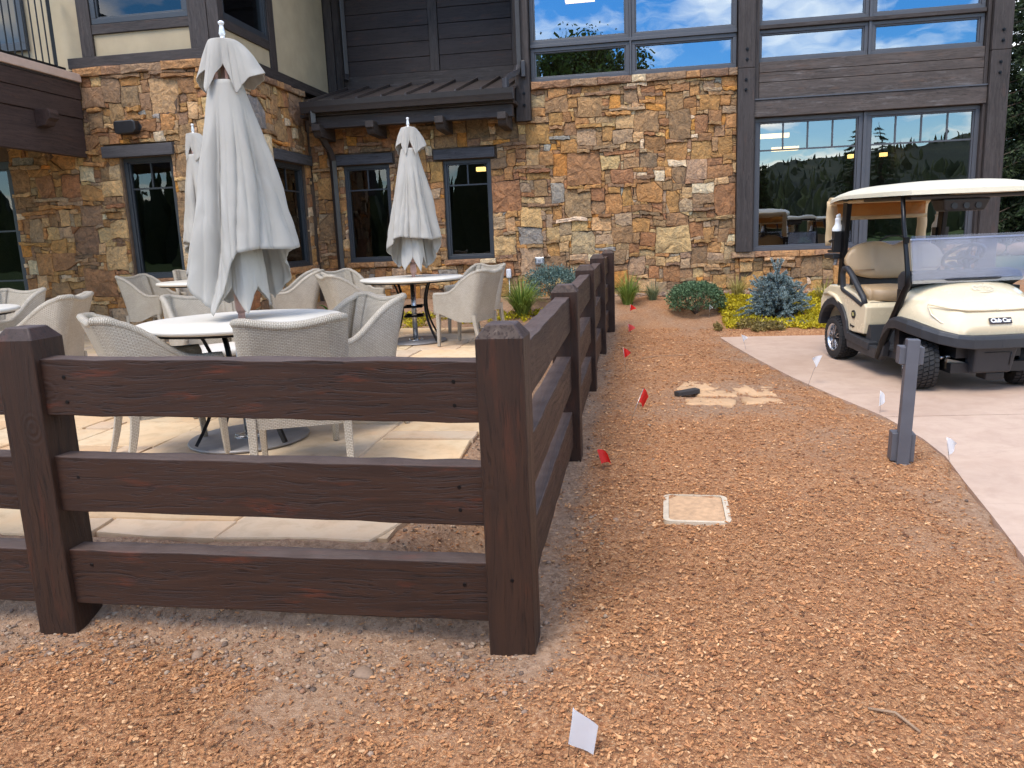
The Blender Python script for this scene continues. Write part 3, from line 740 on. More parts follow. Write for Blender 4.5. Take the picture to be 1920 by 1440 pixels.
for (x, y, z, w) in ((-.4, 14.6, 5.3, 1.2), (.9, 14.8, 5.2, .6), (1.8, 15.5, 5.35, 1.3), (-1.2, 14.3, 5.1, .5)):
    part_box('ceiling_lamp', M_LAMP, x, x + w, y, y + .15, z, z + .06, bev=0)

# ------------------------------------------------------------------ wall fittings
sp = thing('wall_speaker', 'small black loudspeaker on the stone wall above the left window', 'speaker', (-6.68, BYF - .06, 2.82))
b = MB(); b.prism([(-.155, -.075), (-.115, -.09), (.10, -.085), (.15, -.05), (.15, .06), (.12, .085), (-.15, .08), (-.165, .04)], 1, -.1, .05); b.build('cabinet', M_BLACK, sp, bev=.015, fixn=True)
b = MB(); b.tube([(.13, .0, 0), (.13, .08, 0)], .05, 12); b.build('bracket', M_BLACK, sp)
ot = thing('outlet_box', 'grey metal weatherproof outlet cover on the stone wall', 'outlet', (-1.555, FY - .05, .785))
MB().box(-.075, .075, -.02, .05, -.06, .065).build('box', M_STEEL, ot, bev=.01); MB().box(-.05, .05, -.035, -.021, -.035, .045).build('cover', simple('grey_plate', srgb(170, 172, 176), .4, .3), ot, bev=.006)
MB().box(-.02, .02, -.042, -.034, -.01, .03).build('latch', simple('grey_latch', srgb(130, 132, 136), .4, .3), ot, bev=.004)
wb = thing('sensor_box', 'small pale grey sensor box with a conduit on the stone wall', 'box', (-2.06, FY - .05, .60))
MB().box(-.04, .04, -.03, .05, -.07, .08).build('cover', simple('pale_plastic', srgb(196, 198, 202), .5), wb, bev=.02)
b = MB(); b.tube([(0, .02, -.07), (0, .02, -.55)], .008, 6); b.build('conduit', simple('white_conduit', srgb(200, 196, 190), .5), wb)

# ------------------------------------------------------------------ patio
def flag_mat():
    m = NT('flagstone'); c = m.coord(); a = m.n('Attribute', {'attribute_name': 'Col'}).outputs['Color']
    n1 = m.noise(c, 1.6, 6, .6, .8); n2 = m.noise(c, 9, 6, .65, .5); n3 = m.noise(c, 60, 4)
    b = m.mix(m.ramp(n1, [(.4, 0.0), (.65, .6)]), a, m.mix(1.0, a, (1.06, .86, .7), 'MULTIPLY'))
    b = m.mix(m.ramp(n2, [(.48, 0.0), (.7, .6)]), b, m.mix(1.0, a, (.74, .66, .58), 'MULTIPLY'))
    m.pbr(b, .78, 0, m.bump(m.math('ADD', m.math('MULTIPLY', n2, .8), m.math('MULTIPLY', n3, .2)), .35, .008), .4)
    return m.m
M_FLAG = flag_mat()
pb = MB(); pb.hexa([(-12, PATIO_Y0 + .06, -.12), (PATIO_X1 - .06, PATIO_Y0 + .06, -.12), (PATIO_X1 - .06, PATIO_Y1 - .05, -.12), (-12, PATIO_Y1 - .05, -.12)],
                   [(-12, PATIO_Y0 + .06, float(patio_pz(-12)) - .014), (PATIO_X1 - .06, PATIO_Y0 + .06, -.014), (PATIO_X1 - .06, PATIO_Y1 - .05, -.014), (-12, PATIO_Y1 - .05, float(patio_pz(-12)) - .014)])
pb = MB()
for xa, xb in ((-12, -2.6), (-2.6, PATIO_X1 - .06)):
    pb.hexa([(xa, PATIO_Y0 + .06, -.12), (xb, PATIO_Y0 + .06, -.12), (xb, PATIO_Y1 - .05, -.12), (xa, PATIO_Y1 - .05, -.12)],
            [(xa, PATIO_Y0 + .06, float(patio_pz(xa)) - .012), (xb, PATIO_Y0 + .06, float(patio_pz(xb)) - .012), (xb, PATIO_Y1 - .05, float(patio_pz(xb)) - .012), (xa, PATIO_Y1 - .05, float(patio_pz(xa)) - .012)])
patio = pb.build('patio', simple('joint_mortar', srgb(196, 170, 138), .9, 0, .2, 14, .3, 60)); tag(patio, 'buff sandstone flagstone terrace inside the timber fence', kind='structure')
rnp = random.Random(5); cs = .2; PW = int(9.6 / cs); PH = int((PATIO_Y1 - PATIO_Y0) / cs); occ = np.zeros((PH, PW), bool)
for (i, j, w, h) in pack(PW, PH, occ, rnp, [(4, 6, 3, 5, .35), (3, 5, 3, 4, .35), (2, 4, 2, 3, .2)]):
    x1 = PATIO_X1 - i * cs; x0 = x1 - w * cs; y0 = PATIO_Y0 + j * cs; y1 = y0 + h * cs; g = .006
    jt = lambda: rnp.uniform(-.012, .012)
    P = [(x0 + g, y0 + g), (x0 + (x1 - x0) * .5, y0 + g), (x1 - g, y0 + g), (x1 - g, y0 + (y1 - y0) * .5), (x1 - g, y1 - g), (x0 + (x1 - x0) * .5, y1 - g), (x0 + g, y1 - g), (x0 + g, y0 + (y1 - y0) * .5)]
    ed = .05 if (j == 0 or i == 0) else .0
    P = [(x + jt() + (rnp.uniform(-.03, .02) if i == 0 and x > x1 - .05 else 0), y + jt() * .6 + (rnp.uniform(-.03, .03) if j == 0 and y < y0 + .05 else 0)) for x, y in P]
    if i == 0 and j == 0: P[2] = (P[2][0] - .12, P[2][1] + .02)
    c = (sum(p[0] for p in P) / 8, sum(p[1] for p in P) / 8); dz = rnp.uniform(-.003, .003)
    sl_ = MB(); q = lambda p, z, s: (c[0] + (p[0] - c[0]) * s, c[1] + (p[1] - c[1]) * s, float(patio_pz(p[0])) + z)
    rings = [[q(p, -.05, 1) for p in P], [q(p, -.007 + dz, 1) for p in P], [q(p, dz, .985) for p in P]]
    sl_.grid(rings, False, True); n0 = len(sl_.v); sl_.f.append(tuple(range(n0 - 8, n0))); sl_.sm.append(False)
    k = rnp.uniform(.86, 1.06); base = rnp.choice([srgb(206, 181, 144), srgb(210, 188, 157), srgb(200, 171, 134), srgb(200, 178, 150), srgb(208, 184, 148)])
    sl_.c = [(base[0] * k, base[1] * k, base[2] * k, 1)] * len(sl_.v)
    sl_.build('flagstone', M_FLAG, patio)

# ------------------------------------------------------------------ timber fence
fence = thing('rail_fence', 'dark brown stained three rail timber fence turning a corner round the patio', 'fence', (-.44, 2.49, -.2))
def fz(y): return (y - 2.49) * .011
def post(x, y, h, w=.158, seed=0, zb=-.55):
    rn = random.Random(seed); b = MB(); a = w / 2; z1 = h - .045
    sq = lambda s, z: [(x - s, y - s, z), (x + s, y - s, z), (x + s, y + s, z), (x - s, y + s, z)]
    rings = [sq(a, zb), sq(a, z1 - .4), sq(a, z1), sq(a * .58, h), ]
    b.grid(rings, False, True); n0 = len(b.v); b.f.append(tuple(range(n0 - 4, n0))); b.sm.append(False)
    return b.build('post', W_FZ, fence, True, bev=.006)
SP = [2.49, 4.655, 6.65, 8.5, 10.22]
for k, y in enumerate(SP): post(-.44 + (.0, .005, -.005, .005, .05)[k], y, .925 + (0, -.02, .01, .045, .05)[k], seed=k)
for k, x in enumerate((-2.185, -3.95)): post(x, 2.485, .95 + .015 * k, seed=20 + k)
def rail(p, q, h, t, mat, seed):
    """rough sawn plank between two points of its top centre line, with slightly uneven arrises"""
    rn = random.Random(seed); p = Vector(p); q = Vector(q); d = (q - p); L = d.length; d.normalize(); s = Vector((d.y, -d.x, 0)).normalized(); n = 14; b = MB(); rings = []
    for i in range(n + 1):
        c = p + d * L * i / n; j = lambda k=.0022: rn.uniform(-k, k)
        rings.append([c + s * (-t / 2 + j()) + Vector((0, 0, j(.003))), c + s * (t / 2 + j()) + Vector((0, 0, j(.003))), c + s * (t / 2 + j()) + Vector((0, 0, -h + j(.003))), c + s * (-t / 2 + j()) + Vector((0, 0, -h + j(.003)))])
    b.grid([[tuple(v) for v in r] for r in rings], False, True)
    b.f += [(0, 1, 2, 3), tuple(len(b.v) - 4 + i for i in (3, 2, 1, 0))]; b.sm += [False, False]
    return b.build('rail', mat, fence, True, bev=.004, fixn=True)
for k, (zt, h) in enumerate(((.806, .205), (.450, .207), (.110, .215))):
    rise = (.03, .026, .008)[k]
    rail((-2.12, 2.475, zt + rise), (-.505, 2.475, zt), h, .088, W_FX, 40 + k)
    rail((-3.9, 2.475, zt + rise * 2), (-2.25, 2.475, zt + rise), h, .088, W_FX, 50 + k)
    for i in range(4):
        xa = -.445 if i < 3 else -.43
        rail((-.445, SP[i] + .07, zt + .005 + fz(SP[i])), (xa, SP[i + 1] - .07, zt + .005 + fz(SP[i + 1])), h, .085, W_FY, 60 + 5 * k + i)
for (x, y, z) in ((-.43, 2.412, .06), (-.60, 2.432, .74), (-.60, 2.432, .66), (-.60, 2.432, .38), (-.60, 2.432, .30), (-.60, 2.432, .03), (-2.02, 2.432, .77), (-2.02, 2.432, .68), (-2.02, 2.432, .40), (-2.02, 2.432, .06)):
    b = MB(); b.tube([(x, y + .004, z), (x, y - .003, z)], .0065, 8); b.build('screw', M_BLACKM, fence, True)

# ------------------------------------------------------------------ woven chairs
def weave_mat():
    m = NT('woven_resin'); uv = m.n('UVMap').outputs[0]
    mp = m.n('Mapping', i0=uv, i3=(1, 1, 1)).outputs[0]
    br = m.n('TexBrick', {'offset': .5, 'squash': 1.0}, Vector=mp, Color1=(1, 1, 1), Color2=(.86, .86, .86), Mortar=(0, 0, 0), Scale=1.0, Mortar_Size=.0015, Mortar_Smooth=.7, Bias=0.0, Brick_Width=.020, Row_Height=.0080)
    cell = br.outputs['Color']; gap = br.outputs['Fac']
    n = m.noise(m.coord((1, 1, 1)), 5, 4)
    b = m.ramp(n, [(.3, srgb(182, 171, 152)), (.7, srgb(202, 191, 173))])
    b = m.mix(1.0, b, cell, 'MULTIPLY'); b = m.mix(gap, b, srgb(138, 125, 108))
    sv = m.n('SeparateXYZ', i0=mp).outputs
    wv = m.math('SINE', m.math('MULTIPLY', sv[0], 2 * math.pi / .020)); hh = m.math('ADD', m.math('MULTIPLY', m.math('SUBTRACT', 1.0, gap), 1.0), m.math('MULTIPLY', wv, .12))
    m.pbr(b, .55, 0, m.bump(hh, .7, .004), .35); return m.m
M_WEAVE = weave_mat()
M_CUSH = simple('cushion_fabric', srgb(206, 200, 190), .85, 0, .05, 8, .15, 300, .001)
def set_uv(o, fn):
    me = o.data; uvl = me.uv_layers.new(name='UVMap')
    co = np.zeros(len(me.vertices) * 3); me.vertices.foreach_get('co', co); co = co.reshape(-1, 3)
    li = np.zeros(len(me.loops), np.int32); me.loops.foreach_get('vertex_index', li)
    uvl.data.foreach_set('uv', np.asarray(fn(co)[li], np.float32).ravel())
def make_chair():
    """woven armchair, forward = +Y, back towards -Y"""
    t = thing('wicker_chair', '', 'chair')
    hw, f0, bk, r = .262, .26, -.24, .07; H = .85
    path = []                                        # plan walk: front left, round the back, front right
    for k in range(13): path.append((-hw, f0 + (bk + r - f0) * k / 12, 's', k / 12))
    for k in range(1, 6):
        a = math.pi + (math.pi / 2) * k / 6; path.append((-hw + r + r * math.cos(a), bk + r + r * math.sin(a), 'c', k / 6))
    for k in range(11): path.append((-hw + r + (2 * hw - 2 * r) * k / 10, bk, 'b', k / 10))
    for k in range(1, 6):
        a = 1.5 * math.pi + (math.pi / 2) * k / 6; path.append((hw - r + r * math.cos(a), bk + r + r * math.sin(a), 'c', 1 - k / 6))
    for k in range(13): path.append((hw, bk + r + (f0 - bk - r) * k / 12, 's', 1 - k / 12))
    n = len(path); arc = [0]
    for i in range(1, n): arc.append(arc[-1] + math.hypot(path[i][0] - path[i - 1][0], path[i][1] - path[i - 1][1]))
    def top(x, y, kd, q):
        if kd == 's':
            s = float(sstep(.22, 1.06, q)); return .585 + .02 * (1 - q) * 0 + (H - .02 - .585) * (s ** 1.55)
        if kd == 'c': return H - .02 + .012 * q if q < .5 else H - .014
        return H - .014 - .028 * math.sin(math.pi * q)
    def bot(x, y, kd, q):
        if kd == 's': return .375 - .095 * float(sstep(0.02, .8, q)) if q < 1 else .28
        return .28
    def place(x, y, kd, q, z, inset):
        back = 1.0 if kd == 'b' else (.85 if kd == 'c' else .85 * q ** 3)
        lean = max(0, (z - .30) / .55); lean = lean ** 1.35 * .15 * back
        if kd == 'b': nx, ny = 0, 1
        else:
            nx = (1 if x < 0 else -1); ny = 0
            if kd == 'c': nx, ny = (1 if x < 0 else -1) * .7, .7
        flare = 1 + .05 * max(0, (z - .45) / .4)
        return (x * flare + nx * inset, y - lean + ny * inset, z)
    NV = 12
    outer = [[place(*p, bot(*p) + (top(*p) - bot(*p)) * j / NV, 0) for p in path] for j in range(NV + 1)]
    inner = [[place(*p, max(.40, bot(*p)) + (top(*p) - max(.40, bot(*p))) * j / NV, .038) for p in path] for j in range(NV + 1)]
    b = MB(); b.grid(outer, True); b.grid([r_[::-1] for r_ in inner], True)
    sh = b.build('woven_shell', M_WEAVE, t)
    na = n * (NV + 1); uva = np.array([(arc[i], outer[j][i][2]) for j in range(NV + 1) for i in range(n)] + [(arc[n - 1 - i], inner[j][n - 1 - i][2]) for j in range(NV + 1) for i in range(n)])
    set_uv(sh, lambda co: uva)
    rp = [tuple((np.array(outer[NV][i]) + np.array(inner[NV][i])) / 2) for i in range(n)]
    fl = [tuple((np.array(outer[j][0]) + np.array(inner[j][0])) / 2) for j in range(0, NV)]; fr = [tuple((np.array(outer[j][-1]) + np.array(inner[j][-1])) / 2) for j in range(0, NV)]
    fl = [(fl[0][0], fl[0][1], .36)] + fl[1:]; fr = [(fr[0][0], fr[0][1], .36)] + fr[1:]
    e = MB(); full = fl + rp + fr[::-1]; e.tube(full, .0235, 8); ed = e.build('edge_roll', M_WEAVE, t)
    L = [0]
    for i in range(1, len(full)): L.append(L[-1] + math.dist(full[i], full[i - 1]))
    uvb = np.array([(k * .0185, L[i]) for i in range(len(full)) for k in range(8)]); set_uv(ed, lambda co: uvb)
    s = MB(); s.box(-hw + .02, hw - .02, bk + .03, f0 + .0, .33, .41); st = s.build('seat', M_WEAVE, t, bev=.012)
    set_uv(st, lambda co: np.stack([co[:, 0] + co[:, 1], co[:, 2] + co[:, 1] * .6], -1))
    c = MB(); c.box(-hw + .045, hw - .045, bk + .02, f0 + .01, .412, .465); c.build('cushion', M_CUSH, t, bev=.022, seg=3)
    for sx in (-1, 1):
        for (y, dy, z1) in ((f0 - .03, .012, .40), (bk + .015, -.075, .36)):
            g = MB(); rings = []
            for q in range(6):
                w = .024 - .009 * (1 - q / 5); z = z1 * q / 5; x = sx * (hw - .025); yy = y + dy * (1 - q / 5) ** 1.7
                rings.append([(x - w, yy - w, z), (x + w, yy - w, z), (x + w, yy + w, z), (x - w, yy + w, z)])
            g.grid(rings, False, True); g.f.append((3, 2, 1, 0)); g.sm.append(False)
            lg = g.build('leg', M_WEAVE, t, bev=.004); set_uv(lg, lambda co: np.stack([co[:, 0] + co[:, 1], co[:, 2]], -1))
            MB().lathe([(.012, -.004), (.013, .012)], sx * (hw - .025), y + dy, 10).build('foot_cap', M_STEEL, lg)
    return t
chair0 = make_chair(); first = [True]
def chair(x, y, face, label, dz=0):
    """face = direction (dx,dy) the sitter looks"""
    o = chair0 if first[0] else copy_tree(chair0); first[0] = False
    o.location = (x, y, float(patio_pz(x)) + .004 + dz); o.rotation_euler = (0, 0, math.atan2(face[1], face[0]) - math.pi / 2)
    tag(o, label, 'chair', 'woven chairs round the patio tables')
chair(-1.80, 3.86, (-.37, .93), 'woven armchair nearest the fence corner with its back to the camera')
chair(-2.74, 4.10, (.70, .71), 'woven armchair seen from its side at the left of the nearest table')
chair(-3.13, 5.32, (.69, -.72), 'woven armchair beyond the nearest table facing the camera')
chair(-1.90, 4.76, (-.60, -.80), 'woven armchair at the right of the nearest table showing its inner back')
chair(-1.93, 8.62, (-.96, .28), 'woven armchair at the right side of the table before the two windows')
chair(-2.08, 9.80, (-.55, -.84), 'woven armchair behind the middle table below the right hand window')
chair(-3.15, 8.40, (.80, .60), 'woven armchair at the left of the middle table, back to the camera')
chair(-3.52, 9.35, (.9, -.42), 'woven armchair half hidden behind the left chair of the middle table')
chair(-6.05, 9.05, (.99, -.1), 'woven armchair left of the far table, its back turned to the camera')
chair(-5.72, 9.50, (.55, -.83), 'woven armchair against the stone wall behind the far table', .03)
chair(-4.30, 9.28, (-.85, -.5), 'woven armchair right of the far table beside the green leafy plant')
chair(-4.74, 5.5, (-.95, -.3), 'woven armchair under the balcony, turned away beside the left post')
chair(-5.70, 6.15, (-.1, -1), 'woven armchair cut off by the left edge of the photograph')

# ------------------------------------------------------------------ round tables
M_TOP = simple('cream_table_top', srgb(214, 207, 193), .45, 0, .03, 3)
M_BASE = simple('grey_base_plate', srgb(140, 136, 134), .5, .3, .1)
M_POLE = simple('pinkish_wood_pole', srgb(176, 138, 124), .6, 0, .12, 10)
def make_table():
    t = thing('round_table', '', 'table')
    MB().lathe([(.585, .705), (.605, .712), (.612, .725), (.605, .738), (.59, .742), (.03, .742)], n=72).build('table_top', M_TOP, t)
    for k in range(4):
        a = math.pi / 4 + k * math.pi / 2 + .2; path = []
        for q in range(11):
            s = q / 10; z = .01 + .695 * s; r = .135 + .24 * (1 - s) ** 2.2 + .16 * s ** 3; path.append((r * math.cos(a), r * math.sin(a), z))
        MB().tube(path, .021, 4, smooth=False, squash=.55).build('leg', M_BLACKM, t, bev=.003)
    for z, r in ((.40, .145), (.29, .15)):
        b = MB(); P = [(r * math.cos(math.pi / 4 + k * math.pi / 2 + .2), r * math.sin(math.pi / 4 + k * math.pi / 2 + .2), z) for k in range(5)]
        for a_, c_ in zip(P, P[1:]): b.tube([a_, c_], .013, 4, smooth=False)
        b.build('brace', M_BLACKM, t)
    MB().lathe([(.57, .69), (.57, .704), (.03, .704)], n=48).build('under_top', M_BLACKM, t)
    return t
def make_umb_base(t):
    MB().lathe([(.365, 0), (.37, .008), (.362, .018), (.05, .02)], n=56).build('base_plate', M_BASE, t)
    MB().lathe([(.03, .018), (.03, .70)], n=16).build('sleeve', M_STEEL, t)
    b = MB()
    for k in range(4): b.tube([(.075 * math.cos(k * 1.57 + .4), .075 * math.sin(k * 1.57 + .4), .018), (.075 * math.cos(k * 1.57 + .4), .075 * math.sin(k * 1.57 + .4), .04)], .012, 6)
    b.lathe([(.095, .019), (.095, .026), (.03, .028)], n=24); b.build('flange', M_STEEL, t)
def fabric_mat():
    m = NT('umbrella_canvas'); c = m.coord()
    n1 = m.noise(c, 2.4, 5); n2 = m.noise(c, 420, 2); n3 = m.noise(m.coord((6, 6, 1.5)), 3, 4)
    b = m.ramp(n1, [(.3, srgb(174, 168, 158)), (.7, srgb(190, 185, 176))])
    p = m.pbr(b, .9, 0, m.bump(m.math('ADD', m.math('MULTIPLY', n2, .1), n3), .25, .01), .2)
    tl = m.n('BsdfTranslucent', Color=srgb(214, 208, 196)); mxs = m.n('MixShader', i0=.18, i1=p.outputs[0], i2=tl.outputs[0])
    m.t.links.new(mxs.outputs[0], m.out.inputs[0]); return m.m
M_FAB = fabric_mat()
M_WHITEM = simple('white_metal', srgb(226, 226, 224), .3, .3, .04)
def canopy(seed, ztop, rmax, knots, flat=.08, hood=False, pleats=5, amp=1.0):
    """furled cloth: a cone whose hem runs straight between knots (azimuth in degrees, radius share, hem height), creased by sharp pleats"""
    rn = random.Random(seed); N = 300; M = 46; ks = sorted((R_(a_) % (2 * math.pi), r_, z_) for a_, r_, z_ in knots); ka = [q[0] for q in ks]
    ka3 = [ka[-1] - 2 * math.pi] + ka + [ka[0] + 2 * math.pi]; kr = [ks[-1][1]] + [q[1] for q in ks] + [ks[0][1]]; kz = [ks[-1][2]] + [q[2] for q in ks] + [ks[0][2]]
    ph = [rn.uniform(0, 6.28) for _ in range(6)]; rows = []
    zav = sum(q[2] for q in ks) / len(ks)
    th = 2 * math.pi * np.arange(N) / N; Rk = np.interp(th, ka3, kr); zh = np.interp(th, ka3, kz)
    for j in range(M + 1):
        t = j / M; z = ztop - (ztop - zh) * t; d = (ztop - z) / (ztop - zav)
        r = flat + (rmax * Rk - flat) * np.minimum(1.25, d) ** (.92 if not hood else .7)
        # sharp pleats that start under the top, drift sideways and deepen downwards
        w = 0.0
        for q, (kf, am) in enumerate(((pleats, .30), (round(pleats * 1.63), .17), (round(pleats * 2.9), .07))):
            w = w + am * (np.abs(np.sin(.5 * kf * th + ph[q] + .55 * np.sin(2.1 * z + ph[q + 3]) + .35 * (z - zav) * (1 if q % 2 else -1))) ** .55 - .72)
        k = sstep(.02, .45, d) * (1.0 if not hood else .55)
        cr_ = fbm(np.cos(th) * 2.4 + 40, np.sin(th) * 2.4 + z * 4.2 + seed, seed + 2, 3) - .5; cr2 = np.abs(vnoise(np.cos(th) * 3.5 + z * 5 + 20, np.sin(th) * 3.5 + z * 4 + 30, seed + 5) - .5)
        r = np.maximum(.032, r * (1 + w * k * amp + (.12 * cr_ + .10 * (cr2 - .2)) * np.minimum(1, d * 2))); a = th + .10 * np.sin(3 * th + 4 * z + ph[5]) * t
        rows.append(list(zip((r * np.cos(a)).tolist(), (r * np.sin(a)).tolist(), z.tolist())))
    b = MB(); b.grid(rows[::-1], True, True)
    capn = len(b.v); top = rows[0]; n = len(top); b.add([(x * .5, y * .5, z + .010) for x, y, z in top] + [(0, 0, ztop + .012)], [], True); base = capn - n
    for i in range(n):
        k = (i + 1) % n; b.f += [(base + i, base + k, capn + k, capn + i), (capn + i, capn + k, capn + n)]; b.sm += [True, True]
    return b
def umbrella(x, y, label, seed, H=2.47, lean=(0, 0), rz=0, s=1.0, z0=0, main=None, top=None):
    u = thing('closed_umbrella', label, 'umbrella', (x, y, float(patio_pz(x)) + .004 + z0), rz, 'closed umbrellas at the patio tables')
    make_umb_base(u)
    k = H / 2.47; L = lambda z: (lean[0] * z, lean[1] * z)
    b = MB(); b.tube([(*L(.02), .02), (*L(1.2), 1.2 * k), (*L(2.37), 2.37 * k)], .0215, 14); b.build('pole', M_POLE, u)
    b = MB(); b.lathe([(.028, .80), (.037, .83), (.037, .90), (.026, .93)], *L(.86), n=16); b.build('pole_collar', M_POLE, u)
    def bend(o):
        me = o.data
        for v in me.vertices: v.co.x += lean[0] * v.co.z; v.co.y += lean[1] * v.co.z
    rn = random.Random(seed + 99)
    c = canopy(seed, 2.14 * k, .315 * s, [(a_, r_, z_ * k) for a_, r_, z_ in main], .092).build('canopy', M_FAB, u); bend(c)
    m = c.modifiers.new('thick', 'SOLIDIFY'); m.thickness = .004
    ci = canopy(seed + 8, 1.8 * k, .15 * s, [(-160, 1, .95 * k), (-122, 1, .82 * k), (-88, .9, .96 * k), (-52, 1.15, .795 * k), (-12, 1, .96 * k), (28, 1.15, .83 * k), (90, 1, .95 * k), (140, 1, .85 * k)], .07, False, 4, .35).build('inner_folds', M_FAB, u); bend(ci); ci.modifiers.new('thick', 'SOLIDIFY').thickness = .004
    h = canopy(seed + 3, 2.365 * k, .165 * s, [(a_, r_, z_ * k) for a_, r_, z_ in top], .078, True, 4).build('vent_cap', M_FAB, u); bend(h)
    m = h.modifiers.new('thick', 'SOLIDIFY'); m.thickness = .004
    b = MB(); b.lathe([(.045, 2.37 * k), (.012, 2.38 * k), (.014, 2.39 * k), (.019, 2.405 * k), (.012, 2.44 * k), (.011, 2.45 * k), (.017, 2.458 * k), (.017, 2.468 * k), (.006, 2.475 * k)], *L(2.42), n=16); b.build('finial', M_WHITEM, u)
    # rib ends of wood seen inside the folds
    for q in range(6):
        a = q * math.pi / 3 + .3 + seed
        b = MB(); b.tube([(.06 * math.cos(a) + L(2.2)[0], .06 * math.sin(a) + L(2.2)[1], 2.2 * k), (.075 * math.cos(a) + L(1)[0], .075 * math.sin(a) + L(1)[1], 1.0 * k)], .011, 4, smooth=False); b.build('rib', M_POLE, u)
    return u
tb = make_table(); tab_n = [0]
def table(x, y, label, dz=0):
    o = tb if tab_n[0] == 0 else copy_tree(tb); tab_n[0] += 1
    o.location = (x, y, float(patio_pz(x)) + .004 + .02 + dz); tag(o, label, 'table', 'round patio tables')
table(-2.42, 4.46, 'round cream table nearest the fence with the largest closed umbrella')
table(-2.64, 8.95, 'round cream table in front of the two windows on curved black legs')
table(-5.07, 8.72, 'round cream table half hidden behind the large closed umbrella', .02)
table(-5.45, 5.25, 'round cream table cut off by the left edge of the photograph')
HOOD = [(-165, .95, 2.16), (-135, .80, 2.20), (-105, .78, 2.065), (-90, .60, 2.17), (-72, .50, 2.225), (-55, .62, 2.16), (-40, .80, 2.06), (-8, 1.0, 2.15), (22, 1.55, 2.19), (55, 1.1, 2.12), (110, .9, 2.16), (150, .9, 2.08)]
CAN_A = [(-175, .86, .98), (-152, .90, 1.05), (-128, .80, .93), (-104, .74, .80), (-88, .62, .98), (-70, .74, 1.10), (-58, .82, 1.16), (-30, .92, 1.18), (5, 1.05, 1.17), (28, 1.28, 1.19), (50, 1.0, 1.0), (80, .9, .86), (110, .9, 1.02), (140, .85, .88)]
CAN_B = [(-175, 1.0, 1.06), (-150, 1.02, 1.14), (-110, .9, 1.19), (-75, .82, 1.17), (-50, .85, 1.16), (-15, 1.0, 1.14), (10, 1.18, 1.18), (35, .95, .95), (65, .9, .82), (100, 1, 1.0), (135, .9, .84), (160, .9, .95)]
umbrella(-2.445, 4.46, 'largest closed off-white umbrella standing through the nearest table', 4, 2.47, (.038, .0), .0, 1.0, main=CAN_A, top=HOOD)
umbrella(-2.64, 8.95, 'closed off-white umbrella at the table in front of the two windows', 21, 2.56, (.026, 0), R_(8), .92, main=CAN_B, top=HOOD)
umbrella(-5.07, 8.72, 'closed off-white umbrella seen behind the left of the largest one', 33, 2.58, (-.01, 0), R_(-20), .85, main=CAN_B, top=HOOD)

# ------------------------------------------------------------------ bollard light
M_BOL = simple('grey_bollard_steel', srgb(92, 92, 97), .5, .15, .1, 8, .1, 120, .002)
bo = thing('bollard_light', 'dark grey square steel bollard light at the edge of the drive', 'bollard', (1.50, 4.665, float(ground_z(1.5, 4.665)) - .01), R_(-8))
bo.rotation_euler = (R_(-.5), R_(2.0), R_(-6))
MB().box(-.033, .033, -.046, .020, .02, .745).build('post', M_BOL, bo, bev=.003)
MB().box(-.062, .062, -.018, .082, .03, .195).build('lower_box', M_BOL, bo, bev=.003)
MB().box(-.064, .064, -.018, .075, .600, .700).build('lamp_head', M_BOL, bo, bev=.003)
MB().lathe([(.05, -.05), (.05, .02)], n=16).build('concrete_foot', simple('grey_concrete', srgb(150, 140, 130), .9), bo)
MB().box(-.05, .05, .0, .05, .595, .602).build('lens', simple('frosted_lens', srgb(190, 190, 186), .4), bo)

# ------------------------------------------------------------------ marking flags
def flag(x, y, h, size, colr, label, lean=(0, 0), rz=0, cat='flag', grp=None, shape=0, seed=0):
    z = float(ground_z(x, y)); t = thing('marking_flag', label, 'flag', (x, y, z - .01), rz, grp)
    rn = random.Random(seed); tip = Vector((lean[0], lean[1], h))
    MB().tube([(0, 0, -.05), tuple(tip * .5 + Vector((.004, 0, 0))), tuple(tip)], .0016, 5).build('wire', M_STEEL, t)
    b = MB(); w, hh = size; rows = []
    ax = tip.normalized(); out = Vector((1, .15, 0)) - ax * Vector((1, .15, 0)).dot(ax); out.normalize(); nn = ax.cross(out)
    for j in range(5):
        row = []
        for i in range(6):
            s = i / 5; q = j / 4; droop = ((.25 if shape == 1 else .55) * s * s * w) if shape != 2 else .62 * s * w
            taper = 1 - (.92 * s if shape == 1 else .12 * s)
            p = tip - ax * (hh * (q * taper + (1 - taper) * .35)) + out * (w * s * (.8 if shape != 2 else 1)) - Vector((0, 0, droop)) + nn * ((.003 if shape == 2 else .012) * math.sin(4 * s + seed) * (1 + q))
            row.append(tuple(p))
        rows.append(row)
    b.grid(rows, True); b.build('flag_sheet', colr, t)
def vinyl(name, c):
    m = NT(name); p = m.pbr(m.ramp(m.noise(m.coord(), 14, 3), [(.3, tuple(x * .9 for x in c)), (.7, c)]), .5, 0)
    tl = m.n('BsdfTranslucent', Color=c); mxs = m.n('MixShader', i0=.45, i1=p.outputs[0], i2=tl.outputs[0]); m.t.links.new(mxs.outputs[0], m.out.inputs[0]); return m.m
M_RED = vinyl('red_vinyl', (.80, .022, .015)); M_PINK = vinyl('faded_red_vinyl', (.85, .10, .09)); M_WHT = vinyl('white_vinyl', (.9, .9, .9))
gr, gw = 'red marking flags along the fence', 'white marking flags along the drive'
flag(-.12, 11.0, .14, (.10, .10), M_RED, 'red marking flag farthest away, beside the grass tuft', (.0, 0), 0, grp=gr, shape=1, seed=1)
flag(-.12, 10.0, .13, (.11, .11), M_PINK, 'faded pinkish red marking flag, second from the building', (-.02, 0), .2, grp=gr, shape=1, seed=2)
flag(-.13, 7.35, .24, (.09, .10), M_RED, 'red marking flag beside the fence beyond the flat rocks', (-.02, 0), .1, grp=gr, shape=1, seed=3)
